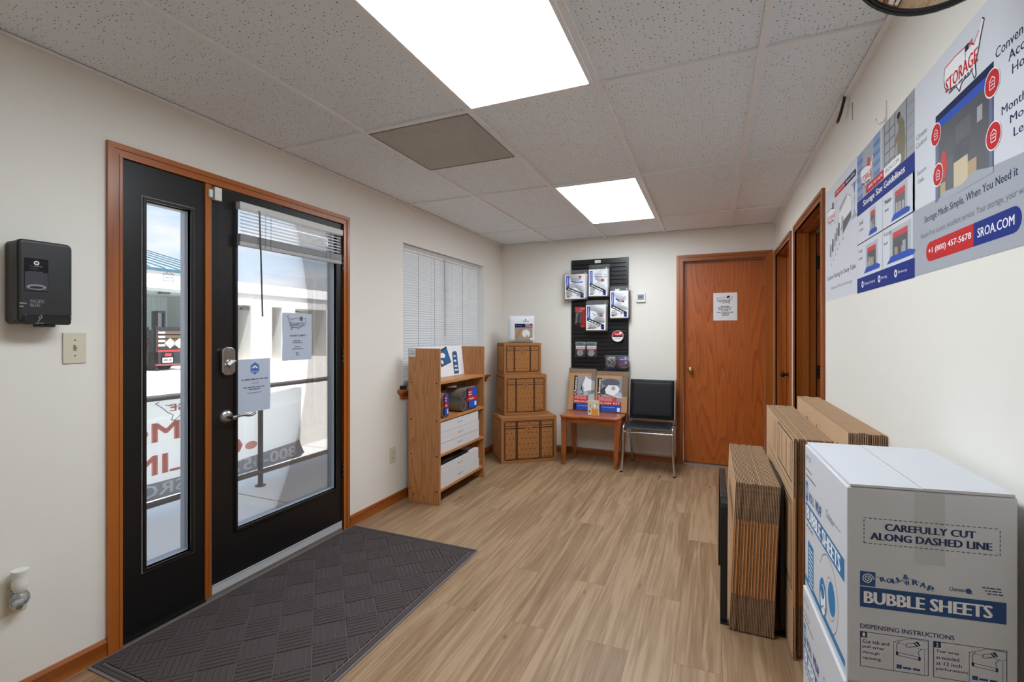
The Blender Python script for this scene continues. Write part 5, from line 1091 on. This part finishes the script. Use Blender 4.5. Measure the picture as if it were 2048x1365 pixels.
# ================================================================ white cartons of bubble sheets, front right
FLc, FRc, BRc, BLc = (2.531, 1.157), (2.812, 1.199), (2.808, 1.585), (2.521, 1.562)
def bubble_carton(z0, z1, off, label):
    P = [(p[0]+off[0], p[1]+off[1]) for p in (FLc, FRc, BRc, BLc)]
    t = thing('carton', label, 'cardboard box', ((P[0][0]+P[2][0])/2, (P[0][1]+P[2][1])/2, z0), 'white cartons of bubble sheets')
    b = MB(); b.hexa([(x, y, z0) for x, y in P], [(x, y, z1-.005) for x, y in P], M_carton); b.build('carton', t, bevel=.003, seg=3)
    fl, fr_, bl = Vector((*P[0], z0)), Vector((*P[1], z0)), Vector((*P[3], z0)); xd = (fr_-fl).normalized(); w = (fr_-fl).length; h = z1-z0
    # lid flaps: top panel edge overhanging the front a little, with the meeting seam
    b = MB(); m01 = lambda a, c, k: (a[0]+(c[0]-a[0])*k, a[1]+(c[1]-a[1])*k)
    for k0, k1 in ((.02, .455), (.463, .985)):
        A_, B_, C_, D_ = m01(P[0], P[1], k0), m01(P[0], P[1], k1), m01(P[3], P[2], k1), m01(P[3], P[2], k0)
        dz = .0012 if k0 < .1 else .0020
        b.hexa([(*A_, z1-.0035), (*B_, z1-.0035), (*C_, z1-.0035), (*D_, z1-.0035)], [(*A_, z1+dz), (*B_, z1+dz), (*C_, z1+dz), (*D_, z1+dz)], M_carton)
    b.build('top_flap', t)
    ff = frame(tuple(fl), tuple(xd), Zp) @ Matrix.Diagonal((1, 1, .3, 1)); F = lambda z: z-.600         # printing was measured at world heights of the top carton
    b = MB(ff); z = .0005
    b.rect(.118, F(.855), .168, h-.006, mat('packing_tape', (190, 190, 193), .25, spec=.6), z); b.build('tape', t)
    b = MB(ff); z = .0010
    x0, x1, ya, yb = .030, .256, F(.886), F(.937)
    for p, q, n in (((x0, yb), (x1, yb), 26), ((x0, ya), (x1, ya), 26), ((x0, ya), (x0, yb), 6), ((x1, ya), (x1, yb), 6)): b.dash(p, q, n, .0014, M_bnavy, z)
    b.text('CAREFULLY CUT', .067, F(.9145), .217, F(.9285), M_bnavy, z, .05); b.text('ALONG DASHED LINE', .042, F(.894), .243, F(.9085), M_bnavy, z, .05)
    bx0, bx1, by0, by1 = .023, .266, F(.755), F(.7965)
    b.rect(bx0, by0, bx1, by1, M_bblue, z); n = 9
    for k in range(n): b.rect(bx0, by0+(by1-by0)*(k+.72)/n, bx1, by0+(by1-by0)*(k+.90)/n, M_bnavy, z+.0003)
    b.text('BUBBLE SHEETS', .031, by0+.0085, .243, by1-.0085, M_wht, z+.0007, .05)
    b.rect(.023, F(.7985), .050, F(.828), M_bblue, z); b.line([(.0365+.0105*(1-i/40)*math.cos(i*.42), F(.8135)+.0105*(1-i/40)*math.sin(i*.42)) for i in range(36)], .0017, M_wht, z+.0003)
    b.line([(.050+.010*i, F(.822)-.008*math.sin(i*.75)-.0012*i) for i in range(11)], .0008, M_bblue, z)
    def wavy(s_, xa, ya_, step, size, dy):
        for i, c in enumerate(s_):
            a = dy[i % len(dy)]; f0 = b.fr; b.fr = f0 @ Matrix.Translation((xa+i*step, ya_+a[0], 0)) @ Matrix.Rotation(a[1], 4, 'Z'); b.text(c, 0, 0, size*.85, size, M_bblue, z, .05); b.fr = f0
    wavy('ROLL', .060, F(.810), .0100, .0095, [(0, .25), (-.001, .1), (-.0005, .2), (.003, .45)]); wavy('WRAP', .102, F(.807), .0120, .0105, [(0, .35), (.004, 0), (.002, -.2), (-.003, -.35)])
    b.text('&', .098, F(.821), .107, F(.830), M_bblue, z, .04)
    b.text('Chateau', .175, F(.8085), .199, F(.8160), M_bnavy, z, .02); b.disc(.206, F(.811), .0052, M_bblue, z); b.line([(.209, F(.808)), (.212, F(.806))], .0018, M_bblue, z)
    for i, zz in enumerate((.820, .8145, .809)): b.greek(.228+.004*i, F(zz), .258+.003*i, .0022, M_bnavy, z, 90+i)
    b.text('DISPENSING INSTRUCTIONS', .0235, F(.7115), .183, F(.7205), M_bnavy, z, .02)
    for k, (xa, xb, lines) in enumerate(((.0235, .140, ('Cut tab and', 'pull wrap', 'through', 'opening.')), (.149, .2665, ('Tear wrap', 'as needed', 'at 12 inch', 'perforations.')))):
        y1, y0 = F(.7045), F(.634); b.line([(xa, y0), (xb, y0), (xb, y1), (xa, y1), (xa, y0)], .0011, M_bnavy, z)
        b.rect(xa, y1-.0115, xa+.012, y1, M_bnavy, z+.0003); b.text(str(k+1), xa+.0045, y1-.0095, xa+.0075, y1-.002, M_wht, z+.0006, .02)
        for i, s_ in enumerate(lines): b.text(s_, xa+.004, y1-.0225-i*.0115, xa+.004+.0042*len(s_), y1-.0152-i*.0115, M_bnavy, z, .012)
        cx = xa+.058                          # drawing of the dispenser carton with wrap pulled out
        b.line([(cx, y0), (cx, y1-.012), (cx+.030, y1-.001), (xb, y1-.003)], .0007, M_bnavy, z); b.line([(cx, y1-.012), (xb-.008, y1-.020), (xb, y1-.016)], .0006, M_inkg, z); b.line([(xb-.006, y1-.020), (xb-.006, y0)], .0006, M_inkg, z)
        b.line([(cx+.010, y1-.010), (cx+.005, y1-.018), (cx+.006, y1-.032), (cx+.044, y1-.036), (cx+.042, y1-.026), (cx+.048, y1-.018)], .0009, M_bnavy, z)
        b.line([(cx+.006, y1-.032), (cx+.006, y1-.038), (cx+.044, y1-.042), (cx+.044, y1-.036)], .0009, M_bnavy, z); b.rect(cx+.004, y1-.038, cx+.008, y1-.031, M_bnavy, z); b.rect(cx+.042, y1-.043, cx+.046, y1-.036, M_bnavy, z)
        b.line([(cx+.021, y1-.018), (cx+.023, y1-.012), (cx+.032, y1-.010), (cx+.042, y1-.013), (cx+.030, y1-.018), (cx+.024, y1-.020), (cx+.021, y1-.018)], .0010, M_bnavy, z)
        b.poly([(cx+.034, y1-.009), (cx+.041, y1-.005), (cx+.046, y1-.013), (cx+.039, y1-.016)], M_bnavy, z+.0002); b.line([(cx+.037, y1-.009), (cx+.042, y1-.013)], .0012, M_wht, z+.0005)
        b.rect(cx+.005, y0+.006, cx+.014, y0+.014, M_bblue, z); b.greek(cx+.016, y0+.007, cx+.045, .004, M_bblue, z, 33)
    b.build('front_print', t)
    # left side face
    yd = (fl-bl).normalized(); L = (fl-bl).length; b = MB(frame(tuple(bl), tuple(yd), Zp) @ Matrix.Diagonal((1, 1, .3, 1))); z = .0006; M_cb = mat('carton_light_blue', (36, 120, 176), .6)
    b.text('LOT 7220', .012, h-.042, .075, h-.030, M_inkg, z); b.greek(.012, h-.072, .085, .004, M_inkg, z, 2); b.greek(.012, h-.090, .13, .005, M_inkg, z, 3)
    b.rect(.012, h-.158, .040, h-.104, M_cb, z); b.line([(.026+.010*(1-i/40)*math.cos(i*.42), h-.131+.018*(1-i/40)*math.sin(i*.42)) for i in range(36)], .002, M_wht, z+.0003)
    b.text('ROLL', .055, h-.150, .110, h-.126, M_bblue, z, .05); b.text('WRAP', .125, h-.150, .190, h-.122, M_bblue, z, .05); b.text('Chateau', .235, h-.128, .300, h-.108, M_bblue, z)
    b.rect(.010, h-.212, L-.018, h-.164, M_cb, z)
    for k in range(8): b.rect(.010, h-.212+.048*(k+.6)/8, L-.018, h-.212+.048*(k+.85)/8, M_bblue, z+.0002)
    b.text('BUBBLE SHEETS', .022, h-.206, L-.05, h-.170, M_wht, z+.0005, .05); b.greek(.022, h-.228, .10, .005, M_inkg, z, 5); b.greek(.30, h-.12, .36, .004, M_inkl, z, 6)
    b.rect(.040, h-.388, .105, h-.262, M_cb, z)
    for k in range(9): b.rect(.050, h-.378+.012*k, .096, h-.374+.012*k, M_wht, z+.0003)
    b.poly([(.005, h-.388), (L-.014, h-.388), (L-.014, h-.372), (.005, h-.372)], M_cb, z+.0001)
    b.line([(.255+.085*math.cos(a), h-.302+.085*math.sin(a)) for a in [math.pi*(.85-i*.075) for i in range(24)]], .0022, M_inkg, z); b.disc(.275, h-.305, .040, M_inkg, z, ry=.048); b.disc(.275, h-.305, .0385, M_carton, z+.0002, ry=.0465); b.disc(.285, h-.300, .030, M_cb, z+.0004, ry=.038)
    b.disc(.205, h-.338, .034, M_cb, z+.0006, ry=.048); b.disc(.207, h-.342, .024, M_wht, z+.0009, ry=.036); b.disc(.203, h-.325, .018, M_cb, z+.0012, ry=.016); b.line([(.19, h-.37), (.21, h-.355), (.235, h-.36), (.24, h-.345)], .003, M_inkg, z+.0014)
    b.build('side_print', t)
bubble_carton(.600, 1.003, (0, 0), 'white carton of bubble sheets on top of the front right stack')
bubble_carton(.195, .598, (-.004, .006), 'white carton of bubble sheets under the top one, mostly below the frame')
b = MB(); b.hexa([(x, y, 0) for x, y in (FLc, FRc, BRc, BLc)], [(x, y, .194) for x, y in (FLc, FRc, BRc, BLc)], M_carton)
b.build('carton', label='plain white carton on the floor under the bubble sheet cartons', cat='cardboard box', bevel=.004)

# ================================================================ outside
MB().box(-2.35, -.14, -8, 22, -.25, -.05, M_conc).build('floor_walk', kind='structure')
M_road = mat('pale_road', (196, 192, 186), .9, bump=.3, bumps=8, var=.05)
MB().box(-90, -2.35, -60, 90, -.45, -.16, M_road).build('floor_yard', kind='structure')
b = MB(); M_joint = mat('joint', (120, 118, 112), .9)
for y in (1.25, 2.78, 4.30): b.box(-2.35, -.14, y-.006, y+.006, -.0505, -.0494, M_joint)
b.build('trim_9', kind='structure')
# handrail with a mesh banner seen from behind
M_rail = mat('rail_dark', (62, 62, 66), .5, .3)
t = thing('railing', 'dark metal railing outside the entrance door carrying the banner', 'railing', (-1.46, 2.4, -.05))
for y in (.9, 3.002, 5.1):
    b = MB(); b.cyl((-1.46, y, -.05), (-1.46, y, .846), .022, M_rail, n=14); b.cyl((-1.46, y, -.05), (-1.46, y, -.042), .045, M_rail, n=14); b.build('post', t, smooth=40)
b = MB(); b.tube([(-1.46, -2.0, .845), (-1.46, 8.0, .845)], .022, M_rail, n=12); b.build('top_rail', t, smooth=60)
b = MB(); b.tube([(-1.46, -2.0, .075), (-1.46, 8.0, .075)], .022, M_rail, n=12); b.build('bottom_rail', t, smooth=60)
M_mesh = mat('banner_mesh', (226, 230, 230), .8, trans=.55); M_bred = mat('banner_red', (226, 160, 150), .8, trans=.5); M_bgry = mat('banner_gray', (150, 154, 164), .8, trans=.4); M_bltg = mat('banner_letter', (250, 250, 252), .8, trans=.55)
Y1 = 3.50; Y0 = -.6
t = thing('mesh_banner', 'white mesh banner with red lettering tied to the outside railing, seen from behind', 'banner', (-1.485, 1.6, .09))
b = MB(frame((-1.502, Y0, .088), (0, 1, 0), Zp)); LB = Y1-Y0
b.surf(40, 8, lambda u, v: (LB*u, .735*v*(1-max(0, u-.90)*.5*v), .012*math.sin(17*u+2*v)), M_mesh); b.build('banner_cloth', t, smooth=60)
b = MB(frame((-1.4885, 0, 0), (0, 1, 0), Zp))
b.poly([(Y0, .092), (Y1-.02, .10), (Y1+.015, .128), (Y1-.05, .262), (2.75, .218), (Y0, .235)], M_bgry, .002)
b.line([(Y1+.012, .128), (Y1-.055, .268)], .016, M_blackm, .004)
b.text('800-457', 2.74, .122, 3.42, .225, M_bltg, .004, .02, mirror=True); b.text('SROA', 1.90, .120, 2.36, .21, M_bltg, .004, .02, mirror=True)
b.text('MOVE', 1.56, .515, 2.315, .66, M_bred, .003, .03, mirror=True); b.text('ONLINE', 1.82, .275, 2.84, .425, M_bred, .003, .03, mirror=True); b.text('STORAGE', 2.25, .73, 2.75, .785, M_bred, .003, .02, mirror=True)
b.disc(2.93, .33, .06, M_bred, .003, ry=.035)
usmap(b, 2.15, .66, .62, .15, .003, None, M_inkl, .006, mirror=True)
b.build('lettering', t)
# storage buildings across the yard
def at(u, v, x):
    r = (u-1024)/938.157; d = (r*math.cos(math.radians(23))-math.sin(math.radians(23)), r*math.sin(math.radians(23))+math.cos(math.radians(23)), (669.84-v)/938.157); k = (x-CAM.x)/d[0]
    return (x, d[1]*k, CAM.z+d[2]*k)
M_roof = mat('metal_roof', (134, 150, 160), .35, .2); M_roofb = mat('roof_trim_blue', (58, 96, 116), .4); M_sid = mat('ribbed_siding', (196, 212, 216), .6); M_rib2 = mat('roof_rib', (104, 126, 140), .4, .2)
bx = -19.5
t = thing('storage_building', 'white storage building with pale blue metal roof seen through the narrow sidelight', 'building', (bx-3, 11, -.16), 'storage buildings across the yard')
ya, yb_ = 2.0, 15.6
b = MB(); b.box(bx-6, bx-4, ya, yb_, -.16, 3.2, M_sid); 
for k in range(60): b.box(bx-4, bx-3.97, ya+.22*k, ya+.22*k+.05, -.16, 3.2, M_sid)
b.build('recessed_wall', t)
b = MB(); b.box(bx-4, bx, ya, ya+.3, -.16, 3.2, M_ext); b.box(bx-4.0, bx, yb_-.3, yb_, -.16, 3.2, M_ext); b.box(bx-4, bx, 11.9-5, 12.0-5, -.16, 3.2, M_ext); b.build('end_wall', t)
b = MB(); b.box(bx-.25, bx, ya, yb_, 3.30, 4.05, M_ext); b.box(bx-4, bx-.25, ya, yb_, 3.2, 3.32, M_sid); b.build('fascia', t)
b = MB(); b.box(bx-.1, bx+.06, ya-.1, yb_+.1, 4.05, 4.17, M_roofb); b.build('gutter', t)
b = MB(); b.hexa([(bx, ya-.1, 4.12), (bx, yb_+.1, 4.12), (bx-7, yb_+.1, 5.95), (bx-7, ya-.1, 5.95)], [(bx, ya-.1, 4.18), (bx, yb_+.1, 4.18), (bx-7, yb_+.1, 6.0), (bx-7, ya-.1, 6.0)], M_roof)
for k in range(24): y = ya+.6*k; b.hexa([(bx, y, 4.18), (bx, y+.05, 4.18), (bx-7, y+.05, 6.0), (bx-7, y, 6.0)], [(bx, y, 4.23), (bx, y+.05, 4.23), (bx-7, y+.05, 6.05), (bx-7, y, 6.05)], M_rib2)
b.build('roof', t)
p = at(338, 562, bx); b = MB(frame((bx+.005, p[1], p[2]), (0, 1, 0), Zp)); b.line([(-.22, 0), (.2, 0), (.2, .28), (-.22, .28), (-.22, 0)], .03, M_inkl, .0); b.line([(-.15, .3), (0, .42), (.15, .3)], .03, M_inkl, 0); b.greek(-.15, .1, .15, .07, M_inkl, .0, 3); b.build('wall_emblem', t)
p = at(327, 583, bx-.5); b = MB(); b.cyl((p[0], p[1], p[2]), (p[0], p[1], p[2]+.35), .03, M_inkg); b.box(p[0]-.1, p[0]+.15, p[1]-.18, p[1]+.2, p[2]-.12, p[2]+.05, M_inkg); b.build('flood_light', t)
bx = -22.0
t = thing('storage_building', 'long low white storage building seen through the entrance door glass', 'building', (bx-3, 25, -.16), 'storage buildings across the yard')
ya, yb_ = 16.2, 40
b = MB(); b.box(bx-.2, bx, ya, yb_, 2.98, 3.58, M_ext); b.box(bx-4, bx-.2, ya, yb_, 2.98, 3.1, M_ext); b.build('fascia', t)
b = MB(); b.box(bx-.2, bx+.08, ya, yb_, 3.58, 3.66, M_inkl); b.build('gutter', t)
b = MB(); b.hexa([(bx, ya, 3.64), (bx, yb_, 3.64), (bx-6, yb_, 4.95), (bx-6, ya, 4.95)], [(bx, ya, 3.7), (bx, yb_, 3.7), (bx-6, yb_, 5.0), (bx-6, ya, 5.0)], M_ext); b.build('roof', t)
b = MB(); b.box(bx-4, bx-3.8, ya, yb_, -.16, 3.0, M_ext); b.build('recessed_wall', t)
for y0, y1 in ((16.2, 17.9), (18.9, 20.3), (21.0, 22.0), (24.6, 25.4), (28, 29), (32, 33)):
    MB().box(bx-3.8, bx, y0, y1, -.16, 2.98, M_ext).build('bay_pier', t)
M_gdoor = mat('green_door', (170, 214, 200), .5); M_teal = mat('teal_panel', (60, 140, 160), .5)
for y0, y1 in ((22.05, 24.5), (25.5, 27.9), (29.1, 31.9)):
    b = MB(); b.box(bx-2.5, bx-2.45, y0, y1, -.16, 2.9, M_gdoor)
    for k in range(12): b.box(bx-2.45, bx-2.43, y0, y1, -.1+.24*k, -.1+.24*k+.03, M_gdoor)
    b.build('roll_up_door', t)
for (u, v) in ((488, 617), (565, 612)):
    p = at(u, v, bx-.3); b = MB(); b.box(p[0]-.1, p[0]+.15, p[1]-.2, p[1]+.25, p[2]-.1, p[2]+.05, M_inkg); b.cyl((p[0], p[1], p[2]), (p[0], p[1], p[2]+.3), .03, M_inkg); b.build('flood_light', t)
# flatbed truck parked before the left building
tx = -18.2
t = thing('truck', 'dark stake-bed truck with white diamond placards parked outside, seen through the sidelight', 'truck', (tx-1.5, 12.0, -.16))
L_ = lambda u, v: at(u, v, tx)[1:]
y0, z1 = L_(283, 655); y1, z0 = L_(372, 715); ys = L_(311, 655)[0]
M_trkb = mat('truck_black', (28, 28, 32), .45); M_trkw = mat('truck_wood', (92, 72, 56), .7); M_lamp = mat('tail_lamp_red', (170, 40, 40), .3)
b = MB(); b.box(tx-4, tx, ys, y1, .62, .80, M_trkb); b.box(tx-4, tx-.3, ys+.3, y1-.3, .35, .62, M_trkb); b.build('bed', t)
b = MB()
for k in range(4): b.box(tx-.06, tx, ys, y1, .82+.17*k, .95+.17*k, M_trkw)
b.box(tx-4, tx-.05, ys, ys+.05, .8, 1.5, M_trkb); b.box(tx-4, tx-.05, y1-.05, y1, .8, 1.5, M_trkb); b.box(tx-.08, tx+.02, ys, ys+.08, .6, 1.55, M_trkb); b.build('tailgate', t)
b = MB(); b.box(tx-.1, tx, ys, y1, 1.47, 1.62, M_trkb); b.build('top_rail', t)
for (u, v) in ((340, 691-4), (358, 687)):
    yy, zz = L_(u, v); b = MB(frame((tx+.012, yy, zz), (0, 1, 0), Zp)); b.poly([(0, -.21), (.21, 0), (0, .21), (-.21, 0)], M_wht, 0); b.build('placard', t)
for k in range(4):
    b = MB(frame((tx+.012, ys+.05, .84+.17*k), (0, 1, 0), Zp)); b.rect(.02, 0, .30, .08, M_wht, 0); b.rect(-.02, .0, .05, .1, M_lamp, .002); b.build('reflector', t)
b = MB(frame((tx+.012, ys, .55), (0, 1, 0), Zp)); b.rect(0, .06, y1-ys, .14, M_lamp, 0); b.rect(.35, -.12, .6, .0, M_lamp, 0); b.build('tail_lamp', t)
b = MB(frame((tx+.012, ys+.25, .17), (0, 1, 0), Zp)); b.rect(0, 0, .40, .2, M_wht, 0); b.greek(.04, .07, .36, .07, M_inkg, .002, 3); b.build('licence_plate', t)
for yy in (ys+.25, y1-.35):
    b = MB(); b.cyl((tx-.9, yy-.14, .24), (tx-.9, yy+.14, .24), .40, mat('tyre', (22, 22, 23), .8), n=24); b.build('wheel', t, smooth=40)
b = MB(); b.box(tx-.05, tx+.03, ys, y1, .05, .12, mat('bumper_red', (126, 60, 60), .5)); b.box(tx-.05, tx, ys+.1, ys+.2, .1, .65, M_trkb); b.box(tx-.05, tx, y1-.2, y1-.1, .1, .65, M_trkb); b.build('bumper', t)
# second dark trailer to its left
t = thing('trailer', 'dark slatted trailer parked left of the truck outside', 'trailer', (tx-1.2, 11.2, -.16))
b = MB(); b.box(tx-3.5, tx-.2, y0-.9, ys-.12, .1, .45, M_trkb); b.box(tx-3.5, tx-.2, y0-.9, ys-.12, .9, 1.0, M_trkb)
for k in range(6): b.box(tx-.26, tx-.2, y0-.9, ys-.12, .5+.19*k, .60+.19*k, M_trkb)
for k in range(5): b.box(tx-.3, tx-.2, y0-.9+(ys-y0+.72)/4*k, y0-.84+(ys-y0+.72)/4*k, .1, 1.62, M_trkb)
b.build('slatted_body', t); b = MB(); b.cyl((tx-.9, ys-.5, .1), (tx-.9, ys-.25, .1), .27, mat('tyre', (22, 22, 23), .8), n=20); b.build('wheel', t, smooth=40)
t = thing('forklift_mast', 'dark upright mast and frame standing behind the truck outside', 'mast', (tx-4.4, 12, -.16))
m0 = at(308, 625, tx-4.3)[1]; m1 = at(316, 625, tx-4.3)[1]; m2 = at(331, 625, tx-4.3)[1]
b = MB(); b.box(tx-4.5, tx-4.3, m0, m1, -.16, 2.45, M_trkb); b.box(tx-4.5, tx-4.3, m2-.06, m2, -.16, 2.48, M_inkg); b.box(tx-4.5, tx-4.3, m1, m2, 2.38, 2.48, M_inkg); b.build('mast_frame', t)
